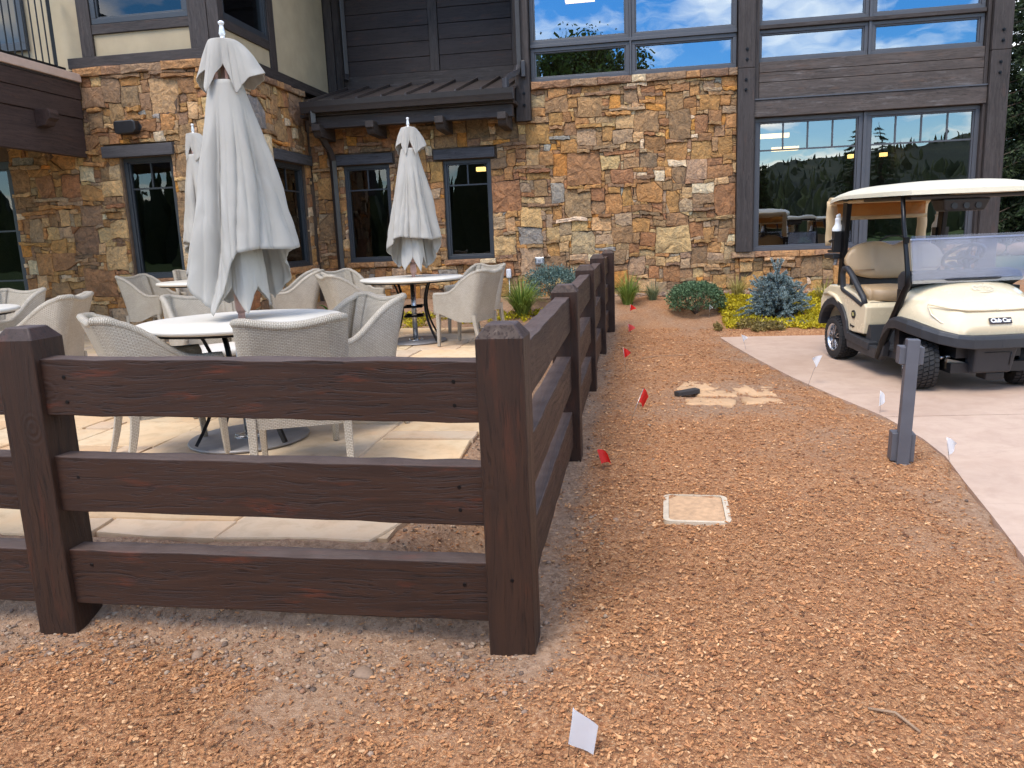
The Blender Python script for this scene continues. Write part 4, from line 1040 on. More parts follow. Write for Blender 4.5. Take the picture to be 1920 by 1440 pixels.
flag(-.10, 5.28, .29, (.065, .10), M_RED, 'red marking flag on a long slanting wire left of the flat rocks', (.14, .03), .3, grp=gr, seed=4)
flag(-.205, 4.42, .13, (.075, .085), M_RED, 'red marking flag nearest the camera, low beside the fence', (-.045, 0), -.3, grp=gr, seed=5)
flag(.93, 10.75, .2, (.05, .09), M_WHT, 'white marking flag in front of the round green shrub', (.01, 0), .1, grp=gw, shape=1, seed=6)
flag(1.19, 8.85, .24, (.07, .09), M_WHT, 'white marking flag at the far corner of the drive', (-.07, 0), 0, grp=gw, shape=1, seed=7)
flag(1.44, 7.0, .27, (.085, .11), M_WHT, 'white marking flag between the flat rocks and the cart', (-.12, 0), 2.9, grp=gw, shape=1, seed=8)
flag(1.755, 5.98, .24, (.05, .12), M_WHT, 'white marking flag just left of the bollard light', (0, 0), .2, grp=gw, shape=1, seed=9)
flag(1.70, 4.48, .24, (.075, .10), M_WHT, 'white marking flag right of the bollard on the drive edge', (-.03, 0), .0, grp=gw, shape=1, seed=10)
flag(-.215, 1.93, .18, (.068, .118), M_WHT, 'large white marking flag at the bottom of the photograph', (.03, -.02), -.05, grp=gw, shape=2, seed=11)

# ------------------------------------------------------------------ valve cover, flat rocks, black block
vb = thing('valve_box', 'pale rectangular valve box cover half buried in the mulch', 'valve box', (.275, 3.83, float(ground_z(.275, 3.83, False)) - .001), R_(-2))
def rrect(w, h, r, n=5):
    P = []
    for cx, cy, a0 in ((w - r, h - r, 0), (-w + r, h - r, 90), (-w + r, -h + r, 180), (w - r, -h + r, 270)):
        P += [(cx + r * math.cos(R_(a0 + 90 * k / n)), cy + r * math.sin(R_(a0 + 90 * k / n))) for k in range(n + 1)]
    return P
o_, i_ = rrect(.162, .20, .045), rrect(.135, .185, .03)
b = MB(); b.grid([[(x, y, z) for x, y in P] for P, z in ((o_, -.05), (o_, .012), (i_, .014), (i_, -.02))], False, True); b.build('rim', simple('dusty_plastic', srgb(196, 180, 156), .8, 0, .12, 20), vb)
b = MB(); b.hexa([(x, y, -.03) for x, y in i_], [(x * .985, y * .985, .008) for x, y in i_]); b.build('lid', simple('dusty_lid', srgb(188, 152, 116), .9, 0, .2, 30, .4, 120), vb)
M_ROCK = simple('pale_sandstone', srgb(188, 152, 114), .9, 0, .16, 6, .6, 40, .012)
def flat_rock(pts, z, label, seed, th=.05):
    rn = random.Random(seed); c = np.mean(pts, 0); t = MB(); P = []
    for (a, b_) in zip(pts, pts[1:] + pts[:1]):
        for k in range(4):
            s = k / 4; P.append((a[0] + (b_[0] - a[0]) * s + rn.uniform(-.018, .018), a[1] + (b_[1] - a[1]) * s + rn.uniform(-.018, .018)))
    zf = lambda p: float(ground_z(p[0], p[1], False)) + z
    rings = [[(x, y, zf((x, y)) - .08) for x, y in P], [(x, y, zf((x, y)) - .012 + rn.uniform(-.006, .006)) for x, y in P]]
    for s in (.93, .6, .3): rings.append([(c[0] + (x - c[0]) * s, c[1] + (y - c[1]) * s, zf((x, y)) + rn.uniform(-.006, .008)) for x, y in P])
    t.grid(rings, True, True); n0 = len(t.v); t.f.append(tuple(range(n0 - len(P), n0))); t.sm.append(True)
    o = t.build('flat_rock', M_ROCK); tag(o, label, 'rock', 'flat rocks set in the mulch')
flat_rock([(.30, 6.62), (.62, 6.60), (.70, 6.75), (.52, 6.98), (.36, 6.92)], .005, 'pale flat rock behind the small black block', 1)
flat_rock([(.44, 6.42), (.78, 6.36), (.80, 6.52), (.62, 6.57), (.40, 6.56)], .005, 'pale flat rock right beside the small black block', 2)
flat_rock([(.36, 6.08), (.70, 6.06), (.76, 6.24), (.50, 6.32), (.36, 6.25)], .005, 'pale flat rock nearest the camera on the left of its group', 3)
flat_rock([(.80, 6.42), (1.10, 6.46), (1.12, 6.80), (.90, 6.86), (.74, 6.74)], .005, 'largest pale flat rock of the group, on the side of the drive', 4)
flat_rock([(.80, 6.08), (1.10, 6.14), (1.12, 6.32), (.82, 6.34)], .005, 'pale flat rock at the front right of its group', 5)
b = MB(); b.box(-.105, .105, -.035, .035, 0, .04); blk = b.build('rubber_block', simple('black_rubber', srgb(52, 48, 46), .8), bev=.006)
blk.location = (.385, 6.41, float(ground_z(.385, 6.41)) + .02); blk.rotation_euler = (0, R_(-2), R_(32)); tag(blk, 'small black block lying on the flat rocks', 'block')

# ------------------------------------------------------------------ plants
def leaf_quads(P, D, Nn, L, W):
    """thin diamond leaves: P base, D direction, Nn side vector"""
    P = np.asarray(P); D = np.asarray(D); S = np.asarray(Nn); L = np.asarray(L)[:, None]; W = np.asarray(W)[:, None]
    V = np.stack([P, P + D * L * .5 + S * W, P + D * L, P + D * L * .5 - S * W], 1).reshape(-1, 3)
    F = np.arange(len(V)).reshape(-1, 4); return V, F
def unit(v): return v / np.maximum(1e-9, np.linalg.norm(v, axis=-1, keepdims=True))
def leaf_mat(name, trans=.25, rough=.6):
    m = NT(name); a = m.n('Attribute', {'attribute_name': 'Col'}).outputs['Color']
    p = m.pbr(a, rough, 0, None, .3); tl = m.n('BsdfTranslucent', Color=a); mxs = m.n('MixShader', i0=trans, i1=p.outputs[0], i2=tl.outputs[0]); m.t.links.new(mxs.outputs[0], m.out.inputs[0]); return m.m
M_LEAF = leaf_mat('leaf')
def cols(n, a, b, rg, per=4):
    t = rg.random((n, 1)) ** 1.1; c = np.array(a) * (1 - t) + np.array(b) * t; c = c * rg.uniform(.8, 1.15, (n, 1))
    return np.repeat(np.concatenate([c, np.ones((n, 1))], 1), per, 0)
def grass_tuft(x, y, n, L, label, c0, c1, seed, name='grass_tuft', grp='grass tufts by the stone wall'):
    rg = np.random.default_rng(seed); z = float(ground_z(x, y)); S = 6; Vs = []; Fs = []; Cs = []
    for i in range(n):
        a = rg.uniform(0, 2 * math.pi); l = L * rg.uniform(.55, 1.1); sp = rg.uniform(.05, 1.0) ** .7; w = rg.uniform(.003, .006) * (L / .45)
        d = np.array([math.cos(a), math.sin(a)]); sd = np.array([-d[1], d[0], 0]); b0 = np.array([*(d * rg.uniform(0, .07)), 0]); p = b0.copy(); ang = math.pi / 2 - sp * .45; base = len(Vs)
        for k in range(S + 1):
            ww = w * (1 - (k / S) ** 1.8) + .0005; Vs += [p - sd * ww, p + sd * ww]
            p = p + np.array([d[0] * math.cos(ang), d[1] * math.cos(ang), math.sin(ang)]) * l / S; ang -= sp * .42 * (.4 + k / S)
        Fs += [(base + 2 * k, base + 2 * k + 1, base + 2 * k + 3, base + 2 * k + 2) for k in range(S)]
        t = rg.random(); c = np.array(c0) * (1 - t) + np.array(c1) * t; Cs += [(*c, 1)] * (2 * S + 2)
    o = npmesh(name, Vs, Fs, M_LEAF, colr=Cs); o.location = (x, y, z - .01); return tag(o, label, 'grass', grp)
G0, G1 = srgb(74, 100, 36), srgb(150, 168, 78)
grass_tuft(-1.66, 11.05, 520, .62, 'dense fountain of green grass in front of the stone wall', G0, G1, 1)
grass_tuft(-.16, 11.5, 330, .50, 'green grass tuft behind the last fence post', G0, G1, 2)
grass_tuft(.2, 11.75, 160, .34, 'small grey green tuft between the grass and the round shrub', srgb(90, 106, 70), srgb(140, 150, 110), 3)
grass_tuft(1.42, 11.75, 150, .42, 'dry straw coloured tuft behind the round shrub', srgb(120, 110, 50), srgb(178, 164, 92), 4)
grass_tuft(2.55, 11.4, 130, .40, 'dry tuft between the blue spruce and the cart', srgb(130, 126, 50), srgb(190, 176, 96), 5)
def shrub(x, y, rx, ry, h, n, label, c0, c1, seed, name, cat, L=.035, W=.009, lump=.12, zc=.42, twig=True):
    rg = np.random.default_rng(seed); t = thing(name, label, cat, (x, y, float(ground_z(x, y)) - .01))
    u = unit(rg.normal(size=(n, 3))); u[:, 2] = np.where(u[:, 2] < -.35, -u[:, 2], u[:, 2])
    az = np.arctan2(u[:, 1], u[:, 0]); lum = 1 + lump * (2 * fbm(az * 2.2 + 9, u[:, 2] * 3.1 + 5, seed) - 1) + lump * .9 * (2 * vnoise(u[:, 0] * 6 + 20, u[:, 1] * 6 + u[:, 2] * 6 + 20, seed + 3) - 1)
    rad = lum * (1 - .32 * rg.random(n) ** 1.6)
    P = u * rad[:, None] * np.array([rx, ry, h * (1 - zc)]) + np.array([0, 0, h * zc]); P[:, 2] = np.maximum(P[:, 2], .01)
    D = unit(u * np.array([1, 1, 1.2]) + rg.normal(size=(n, 3)) * .75); S = unit(np.cross(D, rg.normal(size=(n, 3))))
    V, F = leaf_quads(P, D, S, rg.uniform(.6, 1.2, n) * L, rg.uniform(.7, 1.2, n) * W)
    npmesh('foliage', V, F, M_LEAF, t, colr=cols(n, c0, c1, rg))
    b = MB()
    for k in range(9):
        a = rg.uniform(0, 6.28); e = rg.uniform(.3, .7); b.tube([(0, 0, 0), (rx * .35 * math.cos(a), ry * .35 * math.sin(a), h * .3), (rx * e * math.cos(a), ry * e * math.sin(a), h * .6)], [.012, .009, .004], 5)
    b.build('branches', M_BARK, t); return t
M_BARK = simple('bark', srgb(84, 68, 56), .95, 0, .3, 20, .6, 60, .01)
shrub(.78, 11.05, .37, .35, .45, 8000, 'rounded dense dark green shrub beside the yellow ground cover', srgb(54, 76, 50), srgb(122, 148, 106), 8, 'round_shrub', 'shrub')
shrub(-1.25, 11.75, .44, .38, .54, 6500, 'low blue green juniper behind the grass left of the fence', srgb(58, 80, 74), srgb(136, 160, 150), 9, 'juniper', 'shrub', .045, .008, .25)
def spruce(x, y, label):
    rg = np.random.default_rng(12); t = thing('blue_spruce', label, 'shrub', (x, y, float(ground_z(x, y)) - .01)); b = MB(); Ps = []; Ds = []
    b.tube([(0, 0, 0), (.0, 0, .4), (.01, .01, .72)], [.035, .022, .006], 6)
    def twig(p, d, L, r, depth):
        q = p + d * L; b.tube([tuple(p), tuple((p + q) / 2 + np.array([0, 0, -.01 * L])), tuple(q)], [r, r * .7, r * .35], 5)
        m = int(L * 900)
        s = rg.random(m); Ps.append(p + (q - p) * s[:, None]); dd = unit(d * .9 + rg.normal(size=(m, 3)) * .75 + np.array([0, 0, .25])); Ds.append(dd)
        if depth:
            for k in range(rg.integers(4, 7)):
                s = rg.uniform(.25, 1.0); dn = unit(d + rg.normal(size=3) * .55); twig(p + (q - p) * s, dn, L * rg.uniform(.3, .5), r * .5, depth - 1)
    for lv in range(9):
        z = .05 + lv * .056; n = 13 if lv < 5 else 8; L0 = .33 * (1 - (lv / 9.5) ** 1.5) + .05
        for k in range(n):
            a = 2 * math.pi * (k + rg.uniform(-.3, .3)) / n + lv * .5; el = .12 + .55 * lv / 9 + rg.uniform(-.18, .25)
            d = np.array([math.cos(a) * math.cos(el), math.sin(a) * math.cos(el), math.sin(el)]); twig(np.array([0, 0, z]), d, L0 * rg.uniform(.75, 1.15), .009, 1)
    for k in range(5): a = k * 1.3; twig(np.array([0, 0, .58]), unit(np.array([math.cos(a) * .4, math.sin(a) * .4, 1])), rg.uniform(.14, .28), .007, 0)
    P = np.concatenate(Ps); D = np.concatenate(Ds); n = len(P); S = unit(np.cross(D, rg.normal(size=(n, 3))))
    V, F = leaf_quads(P, D, S, rg.uniform(.018, .032, n), rg.uniform(.003, .005, n))
    npmesh('needles', V, F, M_LEAF, t, colr=cols(n, srgb(84, 104, 104), srgb(176, 194, 192), rg)); b.build('branches', M_BARK, t)
spruce(1.80, 10.75, 'small blue grey dwarf spruce among yellow ground cover by the drive')
def leafy_plant(x, y, label, seed, n=26, L=.26):
    rg = np.random.default_rng(seed); t = thing('leafy_plant', label, 'plant', (x, y, float(ground_z(x, y)) - .01))
    b0 = MB(); 
    for k in range(n):
        a = rg.uniform(0, 6.28); el = rg.uniform(.5, 1.35); h0 = rg.uniform(.02, .22); l = L * rg.uniform(.7, 1.2); w = l * .2; d = np.array([math.cos(a), math.sin(a)]); sd = np.array([-d[1], d[0], 0]); p = np.array([d[0] * .04, d[1] * .04, h0]); rows = []
        for q in range(6):
            s = q / 5; ww = w * math.sin(math.pi * min(.98, .1 + .88 * s)) ** .8; rows.append([tuple(p - sd * ww + np.array([0, 0, ww * .35])), tuple(p), tuple(p + sd * ww + np.array([0, 0, ww * .35]))])
            p = p + np.array([d[0] * math.cos(el), d[1] * math.cos(el), math.sin(el)]) * l / 5; el -= .26
        b = MB(); b.grid(rows, True); c = np.array(srgb(58, 98, 34)) * rg.uniform(.7, 1.5); b.c = [(*c, 1)] * len(b.v); b.build('leaf', M_LEAF, t)
    return t
leafy_plant(-4.42, 10.75, 'broad leaved green plant at the foot of the stone bay', 5)
# yellow ground cover, one mass
def cover(name, region, n, label, c0, c1, seed, L=.04, W=.012, hgt=.06):
    rg = np.random.default_rng(seed); x0, x1, y0, y1 = region; X = rg.uniform(x0, x1, n * 3); Y = rg.uniform(y0, y1, n * 3)
    keep = fbm(X * 1.8, Y * 1.8, seed) + .25 * (vnoise(X * 7, Y * 7, seed + 2) - .5) > .42
    keep &= np.hypot((X - 1.8) / .5, (Y - 10.75) / .45) > .55
    X = X[keep][:n]; Y = Y[keep][:n]; m = len(X); Z = ground_z(X, Y) + rg.random(m) * hgt * (.4 + 1.2 * vnoise(X * 9, Y * 9, seed)); P = np.stack([X, Y, Z], -1)
    D = unit(rg.normal(size=(m, 3)) * np.array([1, 1, .5]) + np.array([0, 0, .7])); S = unit(np.cross(D, rg.normal(size=(m, 3))))
    V, F = leaf_quads(P, D, S, rg.uniform(.6, 1.3, m) * L, rg.uniform(.7, 1.3, m) * W)
    o = npmesh(name, V, F, M_LEAF, colr=cols(m, c0, c1, rg)); return tag(o, label, 'ground cover', kind='stuff')
YA, YB = srgb(140, 126, 24), srgb(224, 204, 50)
cover('yellow_ground_cover', (1.1, 3.4, 9.98, 11.75), 19000, 'bright yellow flowering ground cover round the dwarf spruce', YA, YB, 61)
cover('green_ground_cover', (-4.4, -1.2, 10.42, 11.2), 3500, 'patchy yellow green ground cover behind the middle table', srgb(110, 110, 20), srgb(220, 200, 40), 62)
cover('dry_ground_cover', (.95, 1.75, 9.85, 10.35), 2200, 'dry olive brown ground cover at the corner of the drive', srgb(96, 84, 44), srgb(160, 140, 84), 63)
# path light lid among the flowers
pl = MB(); pl.hexa([(-.2, -.12, 0), (.2, -.12, 0), (.2, .12, 0), (-.2, .12, 0)], [(-.19, -.1, .05), (.19, -.1, .05), (.17, .1, .07), (-.17, .1, .07)])
po = pl.build('utility_lid', simple('dark_grey_lid', srgb(84, 88, 92), .5), bev=.012); po.location = (1.95, 10.28, float(ground_z(1.95, 10.28))); po.rotation_euler = (0, 0, .15); tag(po, 'dark grey utility lid under the front of the dwarf spruce', 'lid')

# ------------------------------------------------------------------ golf cart (local: x forward, y left, z up)
M_CREAM = simple('cream_gloss_body', srgb(220, 204, 170), .25, 0, .02, 3, 0, 60, spec=.5, Coat_Weight=.6, Coat_Roughness=.08)
M_ROOFC = simple('cream_canopy', srgb(222, 213, 188), .35, 0, .02, 3)
M_TAN = simple('tan_vinyl', srgb(176, 148, 112), .42, 0, .06, 4, .2, 260, .002)
M_TAN2 = simple('tan_fabric', srgb(190, 164, 126), .75, 0, .08, 5, .2, 90, .003)
M_TYRE = simple('tyre_rubber', srgb(34, 34, 35), .75, 0, .15, 10, .3, 120, .003)
M_DARKP = simple('charcoal_plastic', srgb(44, 45, 48), .5, 0, .08, 6, .15, 300, .001)
M_RIM = simple('machined_rim', srgb(200, 200, 202), .28, 1.0, .05)
M_WHITEP = simple('white_plastic', srgb(226, 226, 224), .45, 0, .03)
M_BELLOW = simple('beige_plate', srgb(180, 158, 130), .6)
M_GOLD = simple('pale_print', srgb(190, 180, 120), .5)
def tint_glass():
    m = NT('tinted_windscreen'); fr = m.math('MULTIPLY', m.n('Fresnel', IOR=1.45).outputs[0], .8)
    tr = m.n('BsdfTransparent', Color=(.77, .80, .88)); gl = m.n('BsdfGlossy', Color=(.9, .93, 1), Roughness=.05)
    df = m.n('BsdfDiffuse', Color=(.36, .40, .54)); a = m.n('MixShader', i0=.02, i1=tr.outputs[0], i2=df.outputs[0]); mxs = m.n('MixShader', i0=fr, i1=a.outputs[0], i2=gl.outputs[0]); m.t.links.new(mxs.outputs[0], m.out.inputs[0]); return m.m
def clear_glass():
    m = NT('clear_windscreen'); fr = m.math('ADD', m.n('Fresnel', IOR=1.45).outputs[0], .03)
    tr = m.n('BsdfTransparent', Color=(.86, .9, .94)); gl = m.n('BsdfGlossy', Color=(1, 1, 1), Roughness=.03); mxs = m.n('MixShader', i0=fr, i1=tr.outputs[0], i2=gl.outputs[0]); m.t.links.new(mxs.outputs[0], m.out.inputs[0]); return m.m
M_TINT = tint_glass(); M_CLEAR = clear_glass()
M_AMBER = NT('amber_curtain'); _t = M_AMBER.n('BsdfTransparent', Color=(.9, .62, .3)); _d = M_AMBER.pbr(srgb(206, 150, 84), .3, 0, M_AMBER.bump(M_AMBER.noise(M_AMBER.coord((1, 6, 6)), 3, 3), .5, .03)); _m = M_AMBER.n('MixShader', i0=.55, i1=_t.outputs[0], i2=_d.outputs[0]); M_AMBER.t.links.new(_m.outputs[0], M_AMBER.out.inputs[0]); M_AMBER = M_AMBER.m

def text_mesh(s, size, depth=.0015, shear=0.0, bold=0.0, spacing=1.0):
    cu = bpy.data.curves.new('lettering', 'FONT'); cu.body = s; cu.size = size; cu.extrude = depth; cu.align_x = 'CENTER'; cu.align_y = 'CENTER'; cu.shear = shear; cu.offset = bold; cu.space_character = spacing
    o = bpy.data.objects.new('lettering', cu); col.objects.link(o); dg = bpy.context.evaluated_depsgraph_get()
    me = bpy.data.meshes.new_from_object(o.evaluated_get(dg)); bpy.data.objects.remove(o); bpy.data.curves.remove(cu); return me
def lettering(s, size, mat, parent, origin, xdir, ydir, **kw):
    me = text_mesh(s, size, **kw); X = Vector(xdir).normalized(); Y = Vector(ydir); Y = (Y - X * Y.dot(X)).normalized(); Z = X.cross(Y)
    me.transform(Matrix(((X.x, Y.x, Z.x, origin[0]), (X.y, Y.y, Z.y, origin[1]), (X.z, Y.z, Z.z, origin[2]), (0, 0, 0, 1))))
    return link('lettering', me, mat, parent)
def plan_box(b, pts, z0, z1): return b.hexa([(x, y, z0) for x, y in pts], [(x, y, z1) for x, y in pts])

def wheel(parent, x, y, R, W, steer, side):
    """tyre with cut tread blocks and a spoked rim; side = -1 for the right hand wheel"""
    n = 44; b = MB(); rings = []
    prof = [(-.5, .60), (-.52, .72), (-.52, .86), (-.47, .925), (-.42, .945), (.42, .945), (.47, .925), (.52, .86), (.52, .72), (.5, .60)]
    ca, sa = math.cos(steer), math.sin(steer)
    T = lambda px, py, pz: (x + px * ca - py * sa, y + px * sa + py * ca, R + pz)
    for k in range(n):
        a = 2 * math.pi * k / n; rings.append([T(R * r * math.cos(a), w * W, R * r * math.sin(a)) for w, r in prof])
    b.grid(list(zip(*rings)), True, True)
    ty = b.build('tyre', M_TYRE, parent, fixn=True)
    t = MB(); m = 34                                             # tread: five ribs of blocks
    for j, (w0, w1) in enumerate(((-.5, -.33), (-.285, -.125), (-.085, .085), (.125, .285), (.33, .5))):
        for k in range(m):
            o = .35 * (j % 2); a0 = 2 * math.pi * (k + o) / m; a1 = 2 * math.pi * (k + o + .76) / m; sk = (.05 if j in (1, 2, 3) else 0); P = []
            for rr in (.92, 1.0 if 0 < j < 4 else .988):
                for (w, a) in ((w0, a0), (w1, a0 + sk), (w1, a1 + sk), (w0, a1)):
                    q = R * rr * (1 - .03 * (abs(w) > .45)); P.append(T(q * math.cos(a), w * W, q * math.sin(a)))
            t.hexa(P[:4], P[4:])
    t.build('tread', M_TYRE, ty, fixn=True)
    yo = side * W * .40
    r = MB(); 
    ring = lambda rr, w: [T(R * rr * math.cos(2 * math.pi * k / 32), w, R * rr * math.sin(2 * math.pi * k / 32)) for k in range(32)]
    r.grid([ring(.64, side * W * .52), ring(.60, side * W * .50), ring(.57, yo), ring(.57, yo * .2), ring(.05, yo * .2)], True, True)
    rm = r.build('rim', M_RIM, parent, fixn=True)
    d = MB(); d.grid([ring(.565, yo * .25), ring(.02, yo * .25)], False, True); d.build('rim_well', M_BLACK, rm)
    for k in range(5):
        a = 2 * math.pi * k / 5 + .3; s = MB()
        for da in (-.20, .20):
            P = []
            for w in (yo * .55, yo * 1.12):
                for rr, dd in ((.10, da * .4 - .10), (.10, da * .4 + .10), (.58, da + .055), (.58, da - .055)):
                    P.append(T(R * rr * math.cos(a + dd), w, R * rr * math.sin(a + dd)))
            s.hexa(P[:4], P[4:])
        s.build('spoke', M_RIM, rm, bev=.003, fixn=True)
    h = MB(); c = [T(R * .14 * math.cos(2 * math.pi * k / 16), yo * 1.2, R * .14 * math.sin(2 * math.pi * k / 16)) for k in range(16)]; c2 = [T(R * .16 * math.cos(2 * math.pi * k / 16), yo * .3, R * .16 * math.sin(2 * math.pi * k / 16)) for k in range(16)]
    h.hexa(c2, c); h.build('hub_cap', M_BLACK, rm, fixn=True)

def golf_cart(label, loc, rz, pitch):
    t = thing('golf_cart', label, 'golf cart', loc); t.rotation_euler = (0, pitch, rz)
    RX, FX, HW = -.74, .72, .53
    # rear body: side profile with a wheel arch, rounded shoulders
    def body_profile():
        P = [(-1.10, .40), (-1.10, .58), (-1.03, .68), (-.90, .735), (-.60, .745), (-.30, .70), (-.10, .625), (-.055, .59), (-.075, .44), (-.10, .335), (-.30, .325), (-.42, .33)]
        for k in range(9):
            a = R_(12 + 150 * k / 8); P.append((RX + .305 * math.cos(a), .27 + .31 * math.sin(a)))
        return P
    b = MB(); bp = body_profile(); cx, cz = -.55, .55
    rings = []
    for y, s in ((-HW, .955), (-HW + .012, .985), (-HW + .05, 1.0), (HW - .05, 1.0), (HW - .012, .985), (HW, .955)):
        rings.append([(cx + (x - cx) * s, y, cz + (z - cz) * s) for x, z in bp])
    b.grid(rings, False, True); n = len(bp); b.f += [tuple(range(n)), tuple(range(6 * n - 1, 5 * n - 1, -1))]; b.sm += [False, False]
    body = b.build('rear_body', M_CREAM, t, bev=.010, seg=3, fixn=True)
    # sculpted flank line
    for s in (-1, 1):
        q = MB(); q.tube([(-1.0, s * (HW + .0), .63), (-.86, s * (HW + .006), .655), (-.70, s * (HW + .006), .63), (-.58, s * (HW + .004), .56), (-.50, s * (HW - .002), .47)], [.012, .02, .022, .018, .006], 8); q.build('flank_crease', M_CREAM, body)
    # dark arch trims, rockers and floor
    for s in (-1, 1):
        arch = [(RX + .325 * math.cos(R_(a)), .26 + .325 * math.sin(R_(a))) for a in range(168, 5, -14)]
        pa = arch + [(-.40, .285), (-.12, .262), (.06, .25)]
        q = MB(); rows = []
        for i, (x, z) in enumerate(pa):
            i0, i1 = max(0, i - 1), min(len(pa) - 1, i + 1); tx, tz = pa[i1][0] - pa[i0][0], pa[i1][1] - pa[i0][1]; l = math.hypot(tx, tz); nx, nz = -tz / l, tx / l
            w = .034; y0, y1 = s * (HW - .07), s * (HW + .022)
            rows.append([(x + nx * w, y0, z + nz * w), (x + nx * w, y1, z + nz * w), (x - nx * w, y1 + s * .006, z - nz * w), (x - nx * w, y0, z - nz * w)])
        q.grid(rows, False, True); q.f += [(0, 1, 2, 3), tuple(len(q.v) - 4 + k for k in (3, 2, 1, 0))]; q.sm += [False, False]
        q.build('wheel_arch', M_DARKP, t, bev=.006, fixn=True)
        q = MB(); q.prism([(-.44, .30), (-.40, .175), (.24, .15), (.30, .20), (.33, .34), (.26, .25), (.05, .262), (-.12, .285)], 1, s * (HW - .05), s * (HW + .012)); q.build('rocker_panel', M_DARKP, t, bev=.008, fixn=True)
    MB().box(-.42, .50, -HW + .06, HW - .06, .19, .25).build('floor', M_DARKP, t)
    MB().prism([(-.12, .25), (-.06, .43), (-.03, .43), (.02, .25)], 1, -HW + .03, HW - .03).build('seat_riser', M_DARKP, t, fixn=True)
    MB().box(-.95, .95, -.30, .30, .16, .24).build('chassis', M_BLACK, t)
    MB().box(-1.12, -1.02, -.42, .42, .28, .40).build('rear_bumper', M_DARKP, t, bev=.02)
    # wheels
    for side, st in ((-1, R_(-15)), (1, R_(-15))): 
        wheel(t, FX, side * .43, .217, .195, st, side); wheel(t, RX, side * .435, .217, .195, 0, side)
    # front cowl: loft of half sections mirrored
    sec = [(.50, [(0, .865), (.20, .86), (.36, .835), (.47, .775), (.525, .68), (.535, .56)]),
           (.62, [(0, .868), (.20, .862), (.36, .832), (.465, .765), (.52, .67), (.53, .545)]),
           (.76, [(0, .835), (.20, .828), (.35, .79), (.445, .715), (.495, .635), (.505, .53)]),
           (.90, [(0, .765), (.19, .758), (.325, .72), (.405, .65), (.445, .59), (.455, .51)]),
           (.99, [(0, .690), (.18, .686), (.29, .66), (.355, .60), (.385, .555), (.395, .495)]),
           (1.045, [(0, .610), (.17, .608), (.24, .595), (.295, .555), (.32, .525), (.33, .48)]),
           (1.065, [(0, .540), (.155, .54), (.205, .535), (.25, .515), (.27, .50), (.28, .468)]),
           (1.05, [(0, .465), (.14, .465), (.18, .464), (.21, .462), (.22, .46), (.225, .458)])]
    rows = []
    for x, h in sec: rows.append([(x - .05 * (abs(y) / .53) ** 2, -y, z) for y, z in h[::-1]] + [(x - .05 * (y / .53) ** 2, y, z) for y, z in h[1:]])
    q = MB(); q.grid(rows, True); cowl = q.build('front_cowl', M_CREAM, t, sub=2, fixn=True); m = cowl.modifiers.new('thick', 'SOLIDIFY'); m.thickness = .012; m.offset = -1
    ca = cowl.data.attributes.new('crease_edge', 'FLOAT', 'EDGE'); nc_ = len(rows[0])
    for e in cowl.data.edges:
        i, j = e.vertices; ri, ci = divmod(i, nc_); rj, cj = divmod(j, nc_)
        if ri == rj == 4 and 2 <= min(ci, cj) and max(ci, cj) <= nc_ - 3: ca.data[e.index].value = .75
        if ri == rj and ri == 6: ca.data[e.index].value = .5
    # raised pressing lines on the nose
    for s in (-1, 1):
        q = MB(); q.tube([(.80, s * .44, .705), (.93, s * .34, .685), (1.0, s * .235, .672), (1.012, s * .12, .669), (1.014, 0, .668)], [.004, .009, .010, .009, .009], 8); q.build('pressing_line', M_CREAM, cowl)
        q = MB(); q.tube([(.80, s * .44, .705), (.86, s * .435, .63), (.93, s * .395, .575), (1.03, s * .29, .52)], [.004, .008, .008, .004], 8); q.build('pressing_line', M_CREAM, cowl)
    # dark bumper band sweeping over the front wheels to the nose
    for s in (-1, 1):
        pa = [(.30, .535, .36), (.36, .54, .45), (.44, .545, .515), (.56, .545, .535), (.72, .535, .52), (.86, .485, .492), (.97, .415, .462), (1.05, .315, .438), (1.085, .215, .428), (1.09, 0, .426)]
        q = MB(); rows = []
        for i, (x, y, z) in enumerate(pa):
            hgt = .040 + .012 * min(1, i / 4); th = .05; i0, i1 = max(0, i - 1), min(len(pa) - 1, i + 1); dx, dy = pa[i1][0] - pa[i0][0], pa[i1][1] - pa[i0][1]; l = math.hypot(dx, dy) or 1; nx, ny = -dy / l, dx / l
            if i < 3: nx, ny = 0.0, 1.0
            if i == 0: nx, ny = 0, 1
            rows.append([(x - nx * -.012, s * (y + ny * .012), z + hgt), (x + nx * .02, s * (y + ny * .03), z + hgt * .4), (x + nx * .02, s * (y + ny * .03), z - hgt), (x - nx * th, s * (y - ny * th), z - hgt), (x - nx * th, s * (y - ny * th), z + hgt)])
        q.grid(rows, False, True); q.f += [(0, 1, 2, 3, 4)]; q.sm += [False]
        q.build('bumper_band', M_DARKP, t, bev=.008, seg=3, fixn=True)
    # inner wheel housings, lower bumper box, axle and steering links
    MB().box(.44, .94, -.26, .26, .28, .50).build('wheel_housing', M_BLACK, t)
    MB().box(.42, .50, -.50, .50, .25, .80).build('firewall', M_BLACK, t)
    q = MB(); q.hexa([(.90, -.16, .15), (1.01, -.15, .165), (1.01, .15, .165), (.90, .16, .15)], [(.90, -.175, .40), (1.055, -.17, .40), (1.055, .17, .40), (.90, .175, .40)]); lb = q.build('lower_bumper', M_DARKP, t, bev=.018, seg=3, fixn=True)
    q = MB(); P = [(1.045, -.09, .335), (1.045, .12, .335), (1.026, .12, .23)]
    for a_, c_ in zip(P, P[1:]): q.tube([a_, c_], .004, 6)
    q.build('panel_line', M_BLACK, lb)
    MB().box(.84, .98, -.03, .12, .10, .16).build('skid_bracket', M_BLACK, t, bev=.01)
